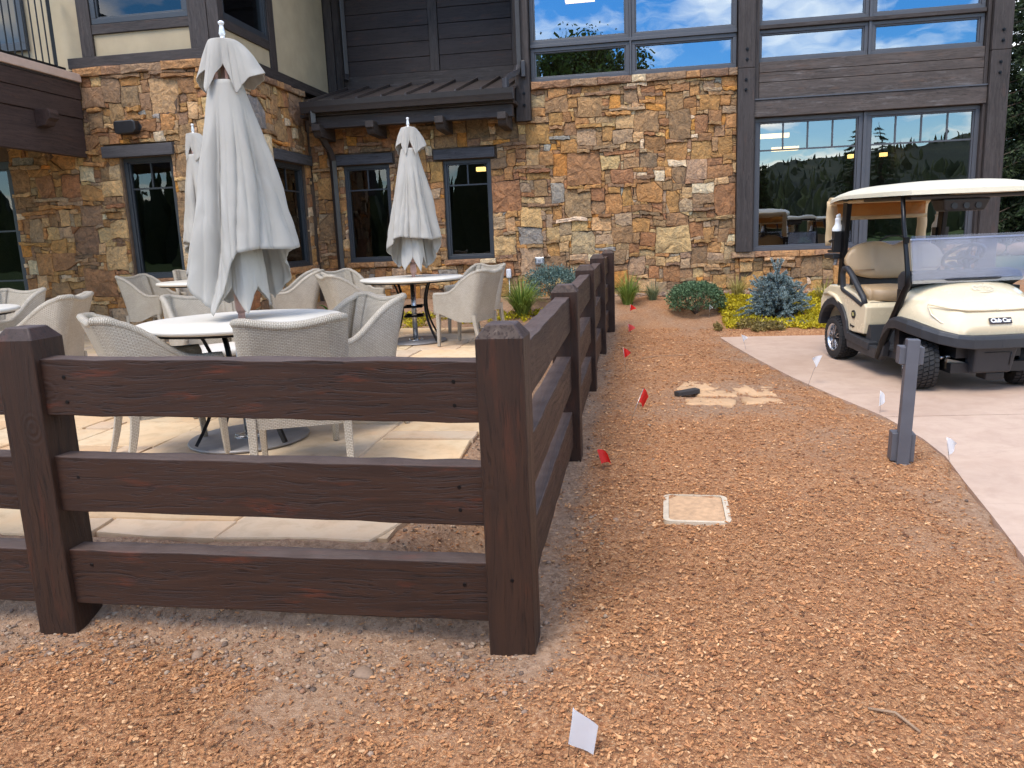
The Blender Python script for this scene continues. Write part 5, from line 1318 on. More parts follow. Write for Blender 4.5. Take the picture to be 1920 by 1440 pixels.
    MB().hexa([(.86, -.30, .185), (.90, -.17, .175), (.90, -.17, .24), (.86, -.30, .27)], [(.89, -.30, .185), (.93, -.17, .175), (.93, -.17, .24), (.89, -.30, .27)]).build('spring_plate', M_BELLOW, t, fixn=True)
    for s in (-1, 1):
        q = MB(); q.tube([(.80, s * .12, .27), (.80, s * .40, .25)], .016, 8); q.tube([(.70, s * .20, .22), (.70, s * .40, .20)], .022, 8); q.build('axle_arm', M_BLACKM, t)
        q = MB(); q.tube([(.85, s * .20, .285), (.84, s * .30, .275)], .011, 8); q.tube([(.84, s * .29, .275), (.835, s * .34, .272)], .017, 8); q.build('tie_rod', M_STEEL, t)
        q = MB(); q.tube([(.72, s * .26, .25), (.70, s * .23, .48)], .02, 8); q.build('shock_absorber', M_BLACKM, t)
    # dash, steering wheel, column
    q = MB(); q.prism([(.46, .80), (.60, .865), (.55, .93), (.40, .95), (.34, .90), (.36, .74), (.44, .70)], 1, -.47, .47); q.build('dashboard', M_DARKP, t, bev=.02, fixn=True)
    q = MB(); q.tube([(.48, -.46, .865), (.60, -.36, .885), (.655, -.2, .885), (.66, 0, .885), (.655, .2, .885), (.60, .36, .885), (.48, .46, .865)], .014, 8); q.build('cowl_rim', M_DARKP, t)
    sw = MB(); C0 = Vector((.16, .20, 1.04)); ax = Vector((-.62, 0, .78)).normalized(); u = Vector((0, 1, 0)); v = ax.cross(u)
    sw.tube([tuple(C0 + u * .165 * math.cos(a) + v * .165 * math.sin(a)) for a in np.linspace(0, 2 * math.pi, 33)], .017, 8)
    for a in (0.2, 2.94, 4.71): sw.tube([tuple(C0 - ax * .02), tuple(C0 + u * .155 * math.cos(a) + v * .155 * math.sin(a))], [.022, .013], 6)
    sw.lathe([(.0, 0)], 0, 0, 3, cap=False) if False else None
    st = sw.build('steering_wheel', M_BLACK, t)
    q = MB(); q.tube([tuple(C0 + ax * .025), tuple(C0 - ax * .05)], [.05, .06], 14); q.build('horn_pad', M_BLACK, st)
    q = MB(); q.tube([tuple(C0 - ax * .04), (.46, .20, .62)], .028, 10); q.build('steering_column', M_BLACK, t)
    # seat: bottom cushion and backrest with seams
    def cushion(name, P, depth_dir, bulge, par=t):
        pass
    def pad(name, x0, x1, z0, z1, yw, lean, round_top, seed):
        """upholstered pad as a lofted super-ellipse along y"""
        q = MB(); rows = []; ny = 36
        for i in range(ny + 1):
            y = -yw + 2 * yw * i / ny; e = 1 - abs(y / yw) ** (5 if not round_top else 3.6); e = max(.02, e) ** (.5 if round_top else .35)
            hgt = (z1 - z0) * (e if round_top else 1.0); dip = (.045 * math.exp(-(y / .09) ** 2)) if round_top else .012 * math.exp(-(y / .07) ** 2)
            seam = .010 * (math.exp(-((abs(y) - .215) / .010) ** 2) + (math.exp(-((abs(y) - .425) / .010) ** 2) if round_top else 0))
            row = []; zc = z0 + (z1 - z0) / 2
            for k in range(22):
                a = 2 * math.pi * k / 22; c_, s_ = math.cos(a), math.sin(a); px = (abs(c_) ** .55) * (1 if c_ > 0 else -1); pz = (abs(s_) ** .5) * (1 if s_ > 0 else -1)
                tz = zc + pz * (hgt / 2 - (dip if pz > 0 else 0)) * (1 if round_top else 1); tx = (x0 + x1) / 2 + px * ((x1 - x0) / 2 * (e ** .5 if round_top else max(.75, e)) - seam); row.append((tx - lean * (tz - z0), y, tz))
            rows.append(row)
        q.grid(rows, True, True); q.f += [tuple(range(21, -1, -1)), tuple(len(q.v) - 22 + k for k in range(22))]; q.sm += [True, True]
        return q.build(name, M_TAN, t, fixn=True)
    pad('seat_cushion', -.60, -.07, .615, .765, HW - .06, 0, False, 1)
    bk_ = pad('backrest', -.70, -.565, .80, 1.165, HW - .05, .20, True, 2)
    for s in (-1, 1): MB().tube([(-.560 - .2 * .095, s * .225, .895), (-.558 - .2 * .095, s * .415, .895)], .004, 6).build('seam', simple('seam_thread', srgb(130, 106, 78), .7), bk_)
    MB().box(-.66, -.10, -HW + .05, HW - .05, .585, .63).build('seat_base', M_BLACK, t, bev=.01)
    MB().box(-.74, -.66, -.40, .40, .72, .84).build('backrest_bracket', M_BLACK, t, bev=.02)
    # hip restraints
    for s in (-1, 1):
        y = s * (HW - .015); P = [(-.60, y, .72), (-.62, y, .86), (-.585, y, .915), (-.52, y, .92), (-.44, y, .88), (-.30, y, .775), (-.16, y, .675), (-.125, y, .625), (-.16, y, .605), (-.34, y, .655), (-.54, y, .70), (-.60, y, .72)]
        MB().tube(P, [.028] * len(P), 8, cap=False).build('hip_restraint', M_DARKP, t)
    # struts
    for s in (-1, 1):
        y = s * (HW + .005)
        MB().tube([(.22, y, .17), (.30, y, .33), (.445, y, .54), (.60, y, .785), (.655, y, .85), (.64, y, .96), (.605, y, 1.09), (.52, y * .99, 1.345), (.445, y * .97, 1.62)], [.03, .034, .032, .028, .026, .021, .019, .019, .019], 8).build('front_strut', M_BLACKM, t)
        q = MB(); q.hexa([(-.80, s * .45, .70), (-.72, s * .45, .70), (-.72, s * .49, .70), (-.80, s * .49, .70)], [(-.72, s * .45, 1.60), (-.62, s * .45, 1.60), (-.62, s * .50, 1.60), (-.72, s * .50, 1.60)]); q.build('rear_strut', M_BLACKM, t, bev=.006, fixn=True)
        MB().box(.575, .60, y - .02, y + .02, 1.19, 1.24).build('windscreen_clip', M_BLACKM, t, bev=.004)
    # windscreen: folded tinted upper half, clear lower half
    W_ = HW - .03
    lx = lambda z: .655 - (z - .88) * .235
    ws = MB(); ws.hexa([(lx(.895) + .024, -W_, .895), (lx(.895) + .030, -W_, .895), (lx(.895) + .030, W_, .895), (lx(.895) + .024, W_, .895)], [(lx(1.245) + .024, -W_, 1.245), (lx(1.245) + .030, -W_, 1.245), (lx(1.245) + .030, W_, 1.245), (lx(1.245) + .024, W_, 1.245)]); wsn = ws.build('windscreen', M_TINT, t, fixn=True)
    ws = MB(); ws.hexa([(lx(.86), -W_, .86), (lx(.86) + .005, -W_, .86), (lx(.86) + .005, W_, .86), (lx(.86), W_, .86)], [(lx(1.225), -W_, 1.225), (lx(1.225) + .005, -W_, 1.225), (lx(1.225) + .005, W_, 1.225), (lx(1.225), W_, 1.225)]); ws.build('lower_screen', M_CLEAR, wsn, fixn=True)
    MB().tube([(lx(1.21) + .012, -W_, 1.215), (lx(1.21) + .012, W_, 1.215)], .009, 6).build('hinge_strip', M_WHITEP, wsn)
    # canopy roof
    q = MB(); rows = []; nx_, ny_ = 22, 16; x0, x1, hw = -1.02, .66, .585
    def rz_top(u, v): 
        e = max(0, 1 - abs(v) ** 3.2); g = 1 - abs(2 * u - 1) ** 4.5
        return 1.60 + .085 * (e ** .55) * (max(0, g) ** .45) - .055 * max(0, .35 - u) ** 1.5 / .35 ** 1.5 * .8 + .012 * u
    def plan(u, v):
        x = x0 + (x1 - x0) * u; w = hw * (1 - .10 * abs(2 * u - 1) ** 5); x += -.05 * v * v * (1 if u > .5 else -1) * abs(2 * u - 1) ** 2; return x, v * w
    for i in range(nx_ + 1):
        u = .5 - .5 * math.cos(math.pi * i / nx_); row = []
        for j in range(ny_ + 1):
            v = -math.cos(math.pi * j / ny_); x, y = plan(u, v); row.append((x, y, rz_top(u, v)))
        rows.append(row)
    q.grid(rows, True); low = [[(x, y, min(z, 1.60 + (z - 1.60) * .15) - .028 - .02 * (0 if 0 < j < ny_ else 0)) for j, (x, y, z) in enumerate(r)] for r in rows]
    q.grid([r[::-1] for r in low], True)
    edge_t = rows[0] + [r[-1] for r in rows[1:]] + rows[-1][-2::-1] + [r[0] for r in rows[-2:0:-1]]; edge_b = low[0] + [r[-1] for r in low[1:]] + low[-1][-2::-1] + [r[0] for r in low[-2:0:-1]]
    q.grid([edge_b, edge_t], False, True); rfo = q.build('canopy_roof', M_ROOFC, t, fixn=False)
    MB().box(-.30, .56, -.50, .50, 1.535, 1.567).build('roof_underside', M_BLACK, rfo, bev=.015)
    MB().box(-.96, -.305, -.50, .50, 1.53, 1.560).build('roof_liner', M_TAN2, rfo, bev=.012)
    q = MB(); q.hexa([(.30, -.16, 1.43), (.47, -.17, 1.43), (.47, .17, 1.43), (.30, .16, 1.43)], [(.28, -.20, 1.534), (.50, -.20, 1.534), (.50, .20, 1.534), (.28, .20, 1.534)]); con = q.build('overhead_console', M_BLACK, t, bev=.015, fixn=True)
    for yy in (-.10, 0, .10): MB().tube([(.478, yy, 1.475), (.492, yy, 1.475)], .026, 10, squash=1.0).build('console_vent', M_DARKP, con)
    # rear curtain: side strips, amber roll-up window, roll
    for s in (-1, 1):
        q = MB(); rows = []
        for i in range(9):
            z = 1.56 - .44 * i / 8; wv = .008 * math.sin(5 * z * 6)
            rows.append([(-1.06 + .02 * k / 4 * 0 + .05 * math.sin(k * .8) * .3 + wv, s * (.52 - .10 * k / 4), z) for k in range(5)])
        q.grid(rows, True); c = q.build('rear_curtain', M_TAN2, t); mm = c.modifiers.new('thick', 'SOLIDIFY'); mm.thickness = .035
    q = MB(); q.tube([(-1.03, -.50, 1.55), (-1.03, 0, 1.545), (-1.03, .50, 1.55)], .05, 10); q.build('curtain_roll', M_TAN2, t)
    q = MB(); q.hexa([(-.96, -.44, 1.395), (-.955, -.44, 1.395), (-.955, .44, 1.395), (-.96, .44, 1.395)], [(-.98, -.45, 1.53), (-.975, -.45, 1.53), (-.975, .45, 1.53), (-.98, .45, 1.53)]); q.build('curtain_window', M_AMBER, t, fixn=True)
    MB().tube([(-.95, -.45, 1.388), (-.95, .45, 1.388)], .018, 8).build('curtain_hem', M_TAN2, t)
    # sand bottles in holders
    for s in (-1, 1):
        y = s * .50; q = MB(); q.lathe([(.048, 1.10), (.055, 1.115), (.055, 1.21), (.05, 1.25), (.054, 1.275), (.05, 1.30), (.03, 1.335), (.027, 1.37), (.031, 1.385), (.022, 1.40)], -.82, y, 18); q.tube([(-.82, y, 1.39), (-.815, y, 1.415), (-.79, y, 1.43)], [.022, .024, .012], 8)
        bt = q.build('sand_bottle', M_WHITEP, t)
        MB().tube([(-.875, y, 1.26), (-.905, y, 1.24), (-.905, y, 1.15), (-.875, y, 1.13)], .011, 6).build('bottle_handle', M_WHITEP, bt)
        q = MB(); q.hexa([(-.80, y - .062, 1.07), (-.75, y - .062, 1.07), (-.75, y + .062, 1.07), (-.80, y + .062, 1.07)], [(-.80, y - .066, 1.27), (-.73, y - .066, 1.27), (-.73, y + .066, 1.27), (-.80, y + .066, 1.27)]); q.box(-.885, -.75, y - .066, y + .066, 1.06, 1.085)
        q.tube([(-.75, y - .06, 1.19), (-.84, y - .067, 1.17), (-.875, y - .03, 1.16)], .012, 6); q.tube([(-.75, y + .06, 1.19), (-.84, y + .067, 1.17), (-.875, y + .03, 1.16)], .012, 6); q.build('bottle_holder', M_BLACK, t, fixn=True)
    MB().box(-.98, -.76, -.56, -.44, 1.0, 1.045).build('bag_rack_arm', M_BLACK, t, bev=.008); MB().box(-.98, -.76, .44, .56, 1.0, 1.045).build('bag_rack_arm', M_BLACK, t, bev=.008)
    q = MB(); q.tube([(-.78, -.1, 1.15), (-.82, 0, 1.20), (-.82, .12, 1.20), (-.78, .2, 1.15)], .008, 6); q.build('bag_strap', M_BLACK, t)
    # lettering and badges
    nb = MB(); nx0, nz0 = 1.052, .585; nrm = Vector((.87, 0, .49)).normalized(); up_ = Vector((-.49, 0, .87)).normalized(); org = Vector((nx0, 0, nz0)) + nrm * .004
    P = []
    for d in (-.004, .006):
        for (yy, ww) in ((-.088, -.026), (.088, -.026), (.088, .026), (-.088, .026)): P.append(tuple(org + Vector((0, yy, 0)) + up_ * ww + nrm * d))
    nb.hexa(P[:4], P[4:]); plt = nb.build('name_plate', simple('plate_black', srgb(42, 34, 36), .4), t, bev=.004, fixn=True)
    lettering('Club Car', .046, M_WHITEP, plt, tuple(org + nrm * .0075), (0, 1, 0), tuple(up_), bold=.0014, spacing=.92)
    bd = MB(); bd.tube([(-.305, -HW - .001, .50), (-.305, -HW - .008, .50)], .04, 24); bdo = bd.build('number_badge', M_BLACK, t)
    lettering('35', .044, M_GOLD, bdo, (-.305, -HW - .0095, .50), (1, 0, 0), (0, 0, 1), bold=.0006)
    lettering('Tempo', .034, M_BLACK, body, (-.33, -HW - .003, .388), (1, 0, 0), (0, 0, 1), shear=.3, bold=.001)
    em = MB()
    import math as _m
    for k in range(18):                                   # round club emblem printed on the cowl: broken rings
        a = 2 * _m.pi * k / 18
        for r0, r1, skip in ((.058, .070, k % 6 == 5), (.036, .048, k % 5 == 4), (.012, .026, k % 3 == 2)):
            if skip: continue
            pts = []
            for (r, da) in ((r0, 0), (r1, 0), (r1, .26), (r0, .26)):
                yy = r * 1.25 * _m.sin(a + da); xx = .80 - r * .80 * _m.cos(a + da); pts.append((xx, yy, float(np.interp(xx, [.62, .76, .90], [.868, .835, .765])) + .0065 - .12 * yy * yy))
            em.add(pts, [(0, 1, 2, 3)])
    em.build('emblem', simple('emblem_print', srgb(206, 200, 176), .5), cowl)
    return t
cart = golf_cart('cream golf cart with tan seat and tinted windscreen parked on the drive', (2.59, 7.605, float(zdrive(7.605)) + .002), R_(-80), .0185)

# more carts stand outside the frame and show as reflections in the big window
for (x, y, a, lab) in ((4.15, 2.2, 80, 'golf cart mirrored at the left of the big window'), (5.55, 1.7, 84, 'golf cart mirrored behind the parked cart in the big window')):
    c = copy_tree(cart); c.location = (x, y, float(zdrive(y)) + .002); c.rotation_euler = (0, -.0185, R_(a)); tag(c, lab, 'golf cart', 'golf carts outside the frame')

# ------------------------------------------------------------------ wood chips, pebbles, rocks
def chip_mat():
    m = NT('wood_chip'); a = m.n('Attribute', {'attribute_name': 'Col'}).outputs['Color']
    n = m.noise(m.coord((60, 60, 60)), 3, 4); b = m.mix(m.ramp(n, [(.35, 0.0), (.7, .45)]), a, m.mix(1.0, a, (.6, .5, .42), 'MULTIPLY')); m.pbr(b, .85, 0, None, .25); return m.m
def chips():
    rg = np.random.default_rng(77); Ps = []; Ls = []
    def zone(x0, x1, y0, y1, n, s):
        X = rg.uniform(x0, x1, n); Y = rg.uniform(y0, y1, n); Ps.append(np.stack([X, Y], -1)); Ls.append(np.full(n, s))
    zone(-2.3, 1.75, 1.25, 2.7, 96000, .62); zone(-1.0, 1.9, 2.7, 4.2, 52000, .64); zone(-.5, 2.0, 4.2, 6.5, 32000, .75); zone(-.5, 1.7, 6.5, 10.2, 16000, 1.05); zone(-3.2, -.4, 2.3, 2.75, 3500, .7)
    P = np.concatenate(Ps); S = np.concatenate(Ls); X, Y = P[:, 0], P[:, 1]
    d = dirt(X, Y); keep = (rg.random(len(X)) > np.clip(d * 1.05, 0, .93)) & (drive_x(Y) - X > .03 + .1 * rg.random(len(X)))
    keep &= ~((np.abs(X - .275) < .15) & (np.abs(Y - 3.83) < .19)); keep &= ~((X < -.98) & (Y > 2.84))
    for px_, py_ in [(-.44, y) for y in SP] + [(-2.185, 2.485)]: keep &= ~((np.abs(X - px_) < .085) & (np.abs(Y - py_) < .085))
    X, Y, S = X[keep], Y[keep], S[keep]; n = len(X); Z = ground_z(X, Y)
    big = rg.random(n) ** 5; L = (.006 + .024 * big) * S; W = L * rg.uniform(.22, .7, n); T = np.minimum(W * .5, .0035) * rg.uniform(.5, 1.2, n)
    yaw_ = rg.uniform(0, 2 * math.pi, n); tilt = rg.normal(0, .16, n); rollv = rg.normal(0, .22, n)
    A = np.stack([np.cos(yaw_) * np.cos(tilt), np.sin(yaw_) * np.cos(tilt), np.sin(tilt)], -1)
    B0 = np.stack([-np.sin(yaw_), np.cos(yaw_), np.zeros(n)], -1); C0 = np.cross(A, B0); B = B0 * np.cos(rollv)[:, None] + C0 * np.sin(rollv)[:, None]; Cn = np.cross(A, B)
    c = np.stack([X, Y, Z + T * .5 + .003 + rg.random(n) * .006], -1); vs = []
    tp = rg.uniform(.45, 1.0, n)
    for (a, b, t) in ((-1, -1, -1), (1, -1, -1), (1, 1, -1), (-1, 1, -1), (-1, -1, 1), (1, -1, 1), (1, 1, 1), (-1, 1, 1)):
        wb = np.where(a > 0, tp, 1.0); vs.append(c + A * (a * L / 1)[:, None] * .5 + B * (b * W * wb)[:, None] * .5 + Cn * (t * T)[:, None] * .5)
    V = np.stack(vs, 1).reshape(-1, 3); q = np.array([(4, 5, 6, 7), (0, 1, 5, 4), (1, 2, 6, 5), (2, 3, 7, 6), (3, 0, 4, 7)]); F = (np.arange(n)[:, None, None] * 8 + q[None]).reshape(-1, 4)
    pal = np.array([srgb(188, 135, 90), srgb(202, 152, 106), srgb(174, 121, 80), srgb(146, 98, 65), srgb(218, 176, 131), srgb(114, 77, 53)]); k = rg.choice(6, n, p=[.30, .22, .24, .13, .05, .06]); tone = .80 + .52 * fbm(X * 1.3, Y * 1.3, 91) + .3 * (fbm(X * 6, Y * 6, 93) - .5); cc = pal[k] * (rg.uniform(.75, 1.12, n) * np.clip(tone, .55, 1.18))[:, None]; cc = np.repeat(np.concatenate([cc, np.ones((n, 1))], 1), 8, 0)
    o = npmesh('wood_chips', V, F, chip_mat(), colr=cc); tag(o, 'tan wood chip mulch scattered over the ground', 'mulch', kind='stuff')
chips()
def rock_geo(rg, s, sub=1):
    bm = bmesh.new(); bmesh.ops.create_icosphere(bm, subdivisions=sub, radius=1)
    sc = np.array([1, rg.uniform(.6, .95), rg.uniform(.4, .7)]) * s
    V = np.array([v.co[:] for v in bm.verts]); F = [[v.index for v in f.verts] for f in bm.faces]; bm.free()
    V = V * (1 + rg.uniform(-.16, .16, (len(V), 1))); a = rg.uniform(0, 6.28); V = V * sc; ca, sa = math.cos(a), math.sin(a)
    return np.stack([V[:, 0] * ca - V[:, 1] * sa, V[:, 0] * sa + V[:, 1] * ca, V[:, 2]], -1), np.array(F)
def peb_mat():
    m = NT('pebble'); a = m.n('Attribute', {'attribute_name': 'Col'}).outputs['Color']; n = m.noise(m.coord(), 70, 4); m.pbr(m.mix(m.ramp(n, [(.35, 0.0), (.7, .4)]), a, m.mix(1.0, a, (.6, .58, .55), 'MULTIPLY')), .85, 0, m.bump(n, .4, .003), .3); return m.m
M_PEB = peb_mat()
def pebbles():
    rg = np.random.default_rng(88); Vs = []; Fs = []; Cs = []; base = 0; pal = [srgb(140, 116, 98), srgb(158, 132, 110), srgb(116, 96, 82), srgb(172, 148, 124), srgb(150, 112, 86)]
    n = 0
    protos = [rock_geo(rg, 1.0, 1) for _ in range(14)]
    def put(x, y, s):
        nonlocal base
        V, F = protos[rg.integers(14)]; a = rg.uniform(0, 6.28); ca, sa = math.cos(a), math.sin(a); V = np.stack([V[:, 0] * ca - V[:, 1] * sa, V[:, 0] * sa + V[:, 1] * ca, V[:, 2]], -1) * s
        V = V + np.array([x, y, float(ground_z(x, y)) + s * .12]); Vs.append(V); Fs.append(F + base); base += len(V); c = np.array(pal[rg.integers(5)]) * rg.uniform(.75, 1.15); Cs.append(np.tile([*c, 1], (len(V), 1)))
    for _ in range(5200):
        r = rg.random()
        if r < .5: x, y = rg.uniform(-2.9, -.35), rg.normal(2.36, .13)
        elif r < .62: x, y = rg.normal(-.28, .09), rg.uniform(2.3, 10)
        elif r < .72: x, y = rg.uniform(-1.0, -.5), rg.uniform(2.5, 4.5)
        else: x, y = rg.uniform(-2.2, 1.8), rg.uniform(1.4, 8)
        if drive_x(y) - x < .05 or (x < -1 and y > 2.8): continue
        if r >= .72 and dirt(x, y) < .35 and rg.random() > .18: continue
        put(x, y, .0035 + .011 * rg.random() ** 3.2)
    for _ in range(700):                                   # river gravel at the foot of the wall
        put(rg.uniform(-.4, 3.6), rg.uniform(12.05, 12.4), rg.uniform(.02, .05))
    o = npmesh('pebbles', np.concatenate(Vs), np.concatenate(Fs), M_PEB, colr=np.concatenate(Cs), smooth=True); tag(o, 'small grey and tan pebbles in the bare soil', 'pebbles', kind='stuff')
pebbles()
rgk = np.random.default_rng(5)
for (x, y, s, lab) in ((-1.56, 2.32, .038, 'largest round grey stone in the soil under the bottom rail'), (-1.30, 2.27, .03, 'long brown stone under the bottom rail left of the clods'), (-1.46, 2.13, .026, 'pale oval pebble lying in front of the bottom rail'), (-2.02, 2.33, .05, 'grey clod of earth just right of the left post'),
                       (-.92, 2.26, .055, 'grey clod of earth under the bottom rail near the corner post'), (-2.52, 2.30, .036, 'grey stone in the soil left of the left post'), (-.12, 3.66, .03, 'dark stone lying left of the valve box cover'), (.98, 3.0, .02, 'pale round pebble in the mulch right of the valve box cover'), (1.30, 2.72, .02, 'grey pebble in the mulch near the drive edge'), (.84, 1.62, .018, 'dark pebble in the mulch at the bottom right')):
    s = s * .72; V, F = rock_geo(rgk, s, 2); V[:, 2] *= .8; c = np.array(srgb(150, 124, 102)) * rgk.uniform(.75, 1.1); o = npmesh('loose_stone', V, F, M_PEB, colr=np.tile([*c, 1], (len(V), 1)), smooth=True); o.location = (x, y, float(ground_z(x, y)) + s * .06); tag(o, lab, 'stone', 'loose stones in the soil')
for (pts, lab) in (([(.02, 8.1), (.16, 8.22), (.38, 8.2), (.5, 8.16)], 'thin pale stick lying across the mulch beyond the flat rocks'), ([(.66, 2.22), (.73, 2.20), (.78, 2.14)], 'short dark twig in the mulch at the lower right')):
    b = MB(); b.tube([(x, y, float(ground_z(x, y)) + .012) for x, y in pts], [.004, .0045, .004, .003][:len(pts)], 6); o = b.build('twig', simple('twig_bark', srgb(150, 122, 96), .9)); tag(o, lab, 'twig')

# ------------------------------------------------------------------ trees, hills and a house around the place (seen at the right edge and mirrored in the glass)
def conifer(x, y, H, R0, label, seed, c0, c1, n_lv=26, dens=1.0, grp='conifers around the clubhouse', z=None, needle=.16):
    rg = np.random.default_rng(seed); t = thing('conifer_tree', label, 'tree', (x, y, -.3 if z is None else z), 0, grp); b = MB(); b.tube([(0, 0, -.2), (.02, 0, H * .5), (0, 0, H)], [R0 * .09, R0 * .055, .015], 8); Ps = []; Ds = []
    for lv in range(n_lv):
        f = lv / n_lv; zc = H * (.06 + .92 * f); L0 = R0 * (1 - f) ** .8 + .12; k = int(9 - 4 * f)
        for q in range(k):
            a = 2 * math.pi * (q + rg.uniform(-.35, .35)) / k + lv * .7; L = L0 * rg.uniform(.7, 1.15); dr = -.18 - .12 * (1 - f); p0 = np.array([0, 0, zc]); d = np.array([math.cos(a), math.sin(a), dr]); p1 = p0 + d * L
            b.tube([tuple(p0), tuple(p1)], [.03 * (1 - f) + .008, .004], 4, cap=False); m = int(L * 150 * dens); s = rg.random(m) ** .7; side = np.array([-math.sin(a), math.cos(a), 0]); w = rg.normal(0, 1, m) * .16 * L * (1.15 - s)
            Ps.append(p0 + d * L * s[:, None] + side * w[:, None] + np.array([0, 0, -1]) * (rg.random(m) * .18 * L * .6)[:, None]); Ds.append(unit(d * .6 + side * np.sign(w)[:, None] * .7 + rg.normal(size=(m, 3)) * .4 - np.array([0, 0, .3])))
    P = np.concatenate(Ps); D = np.concatenate(Ds); n = len(P); S = unit(np.cross(D, rg.normal(size=(n, 3)))); V, F = leaf_quads(P, D, S, rg.uniform(.6, 1.2, n) * needle, rg.uniform(.7, 1.2, n) * needle * .17)
    npmesh('crown', V, F, M_LEAF, t, colr=cols(n, c0, c1, rg)); b.build('trunk', M_BARK, t)
def leaf_tree(x, y, H, label, seed, c0, c1, n=13000, spread=.3, grp='aspens behind the photographer'):
    rg = np.random.default_rng(seed); t = thing('aspen_tree', label, 'tree', (x, y, -.4), 0, grp); b = MB(); b.tube([(0, 0, -.2), (.1, 0, H * .5), (.05, .1, H * .95)], [.13, .09, .02], 7); Pc = []
    for k in range(34):
        f = rg.uniform(.22, 1.0); a = rg.uniform(0, 6.28); r = H * spread * (1 - abs(f - .5) * 1.4) * rg.uniform(.4, 1.0); p1 = np.array([math.cos(a) * r, math.sin(a) * r, H * f]); b.tube([(.05, 0, H * max(.15, f - .15)), tuple(p1)], [.03, .006], 4, cap=False); Pc.append((p1, rg.uniform(.35, .8) * H / 9))
    idx = rg.integers(0, len(Pc), n); P = np.array([Pc[i][0] for i in idx]) + rg.normal(size=(n, 3)) * np.array([Pc[i][1] for i in idx])[:, None] * .55
    D = unit(rg.normal(size=(n, 3)) + np.array([0, 0, -.3])); S = unit(np.cross(D, rg.normal(size=(n, 3)))); V, F = leaf_quads(P, D, S, rg.uniform(.14, .3, n), rg.uniform(.06, .13, n)); npmesh('crown', V, F, M_LEAF, t, colr=cols(n, c0, c1, rg)); b.build('trunk', M_BARK, t)
CA, CB = srgb(24, 40, 22), srgb(72, 92, 46); LA, LB = srgb(44, 66, 26), srgb(116, 136, 60)
conifer(11.2, 24.5, 13, 3.0, 'tall dark conifer rising behind the right end of the clubhouse', 1, srgb(20, 30, 20), srgb(70, 84, 50), 40, 1.3, z=-.2)
conifer(13.9, 27.5, 12, 3.2, 'dark conifer partly hidden at the right edge behind the timber post', 2, srgb(22, 32, 20), srgb(72, 80, 44), 36, 1.2, z=-.2)
conifer(10.6, 30, 10, 2.8, 'farther conifer filling the gap beside the clubhouse corner', 7, CA, CB, 30, 1.2, z=-.2)
conifer(15.5, 33, 14, 3.6, 'farthest tall conifer beyond the right edge of the clubhouse', 8, CA, CB, 34, 1.0, z=-.2)
conifer(7.2, -24, 5.2, 1.5, 'small conifer mirrored in the big window, beside the house', 3, CA, CB, 24, 1.0)
conifer(17, -42, 9, 2.4, 'conifer mirrored at the right of the big window', 4, CA, CB, 24, .8)
conifer(21, -50, 10, 2.6, 'distant conifer mirrored at the far right pane', 5, CA, CB, 24, .7)
conifer(-3.0, -34, 13.0, 2.0, 'dark conifer mirrored between aspens in the upper window', 6, CA, CB, 26, .8)
for k, (x, y, H) in enumerate(((-4.7, -27, 13.0), (-3.4, -29, 13.6), (-2.2, -26, 12.2), (-1.0, -28, 12.6), (.3, -30, 9.6), (-8, -30, 10), (4.4, -31, 6.5))):
    leaf_tree(x, y, H, ('tall aspen mirrored at the left edge of the upper window', 'tallest aspen mirrored in the upper window', 'slender aspen mirrored left of the dark conifer', 'aspen mirrored below the middle of the upper window', 'rounded aspen mirrored near the window mullion', 'broad aspen mirrored in the patio windows', 'low aspen mirrored at the left of the big window')[k], 40 + k, LA, LB)
def hills():
    rows = []; xs = np.linspace(-900, 900, 90)
    for j, (y, k) in enumerate(((-120, 0), (-180, .25), (-260, .62), (-330, 1.0), (-420, .8))):
        h = 9 + 24 * np.exp(-((xs - 190) / 150) ** 2) + 8 * np.exp(-((xs + 200) / 160) ** 2) + 10 * fbm(xs / 90 + 30, xs * 0 + 3, 4); rows.append([(x, y - .0 * x, -3 + k * hh + (0 if k == 0 else 2.5 * float(vnoise(x / 14, y / 9, 3)))) for x, hh in zip(xs, h)])
    b = MB(); b.grid(rows[::-1], True); m = NT('wooded_hill'); c = m.coord(); n = m.noise(c, .05, 8, .7); m.pbr(m.ramp(n, [(.35, srgb(38, 46, 38)), (.55, srgb(58, 66, 50)), (.75, srgb(98, 94, 70))]), .95, 0, None, .1)
    tag(b.build('hills', m.m), 'wooded mountain slope mirrored in the windows', kind='structure')
hills()
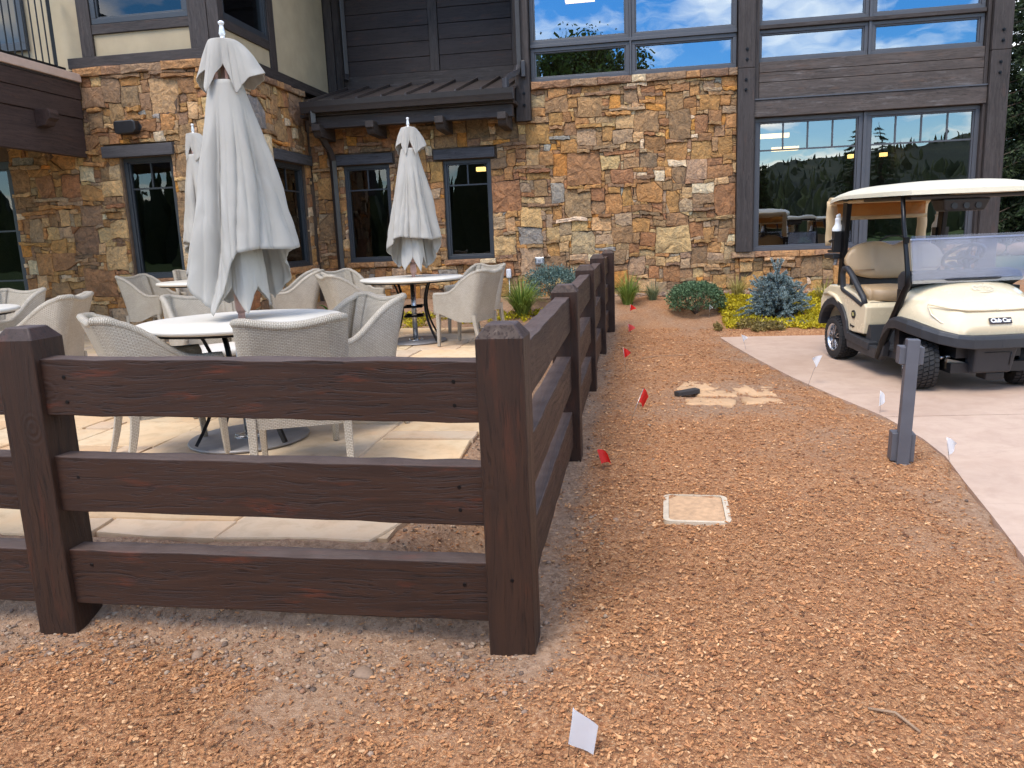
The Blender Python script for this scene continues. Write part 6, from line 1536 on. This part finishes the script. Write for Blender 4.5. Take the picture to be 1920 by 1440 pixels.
def forest():
    rg = np.random.default_rng(3); n = 9000; Y = -46 - 290 * rg.random(n) ** .8; X = rg.uniform(-1.1, 1.1, n) * (np.abs(Y) + 40); ys = np.array([-420, -330, -260, -180, -120, -46]); ks = np.array([.8, 1.0, .62, .25, 0, 0])
    h = 9 + 24 * np.exp(-((X - 190) / 150) ** 2) + 8 * np.exp(-((X + 200) / 160) ** 2) + 10 * fbm(X / 90 + 30, X * 0 + 3, 4); Z = -3 + np.interp(Y, ys, ks) * h; Z = np.where(Y > -120, -1.0, Z)
    keep = (fbm(X / 22, Y / 22, 8) > .45) & ~((Y > -70) & (np.abs(X - 7) < 9)); X, Y, Z = X[keep], Y[keep], Z[keep]; n = len(X); H = rg.uniform(2.4, 5.2, n) * np.where((Y > -110) & (X < 3), 2.6, 1.0); Rr = H * rg.uniform(.16, .3, n); V = []; F = []
    k = 7; a = np.linspace(0, 2 * np.pi, k, endpoint=False)
    V = np.zeros((n, 2 * k + 1, 3))
    for j in range(k):
        jr = rg.uniform(.7, 1.25, n)
        V[:, j] = np.stack([X + Rr * jr * np.cos(a[j]), Y + Rr * jr * np.sin(a[j]), Z], -1); V[:, k + j] = np.stack([X + Rr * .62 * jr * np.cos(a[j] + .3), Y + Rr * .62 * jr * np.sin(a[j] + .3), Z + H * .45], -1)
    V[:, 2 * k] = np.stack([X, Y, Z + H], -1); f = []
    for j in range(k): q = (j + 1) % k; f += [(j, q, k + q), (j, k + q, k + j), (k + j, k + q, 2 * k)]
    F = (np.arange(n)[:, None, None] * (2 * k + 1) + np.array(f)[None]).reshape(-1, 3)
    npm = npmesh('forest', V.reshape(-1, 3), F, M_LEAF, colr=cols(n, srgb(44, 58, 36), srgb(98, 104, 58), rg, 2 * k + 1)); tag(npm, 'distant woods on the slope mirrored in the windows', 'forest', kind='stuff')
forest()
hs = thing('house', 'pale house with a grey gable roof mirrored in the big window', 'house', (5.0, -34, -.4), .5)
MB().box(-3, 3, -2, 2, 0, 2.3).build('wall', simple('house_wall', srgb(186, 182, 172), .8), hs)
MB().prism([(-3.4, 2.25), (3.4, 2.25), (0, 4.1)], 1, -2.4, 2.4).build('roof', simple('house_roof', srgb(84, 84, 90), .8), hs, fixn=True)
for x in (-1.6, 1.4): MB().box(x - .5, x + .5, 1.96, 2.03, .7, 1.8).build('window', M_FRAMEB, hs)
MB().box(-.4, .4, 1.96, 2.04, 0, 1.95).build('door', M_FRAMEB, hs)
# low boulder wall right of the building
rw = thing('boulder_wall', 'low reddish boulder wall under the conifers at the right edge', 'wall', (9.5, 20.5, -.3)); rgb_ = np.random.default_rng(9)
for k in range(26):
    V, F = rock_geo(rgb_, rgb_.uniform(.25, .45), 2); V += np.array([-2 + (k % 13) * .5 + rgb_.uniform(-.1, .1), (k // 13) * .25, .25 + (k // 13) * .45]); c = np.array(srgb(150, 112, 84)) * rgb_.uniform(.7, 1.1); npmesh('boulder', V, F, M_PEB, rw, colr=np.tile([*c, 1], (len(V), 1)), smooth=True)
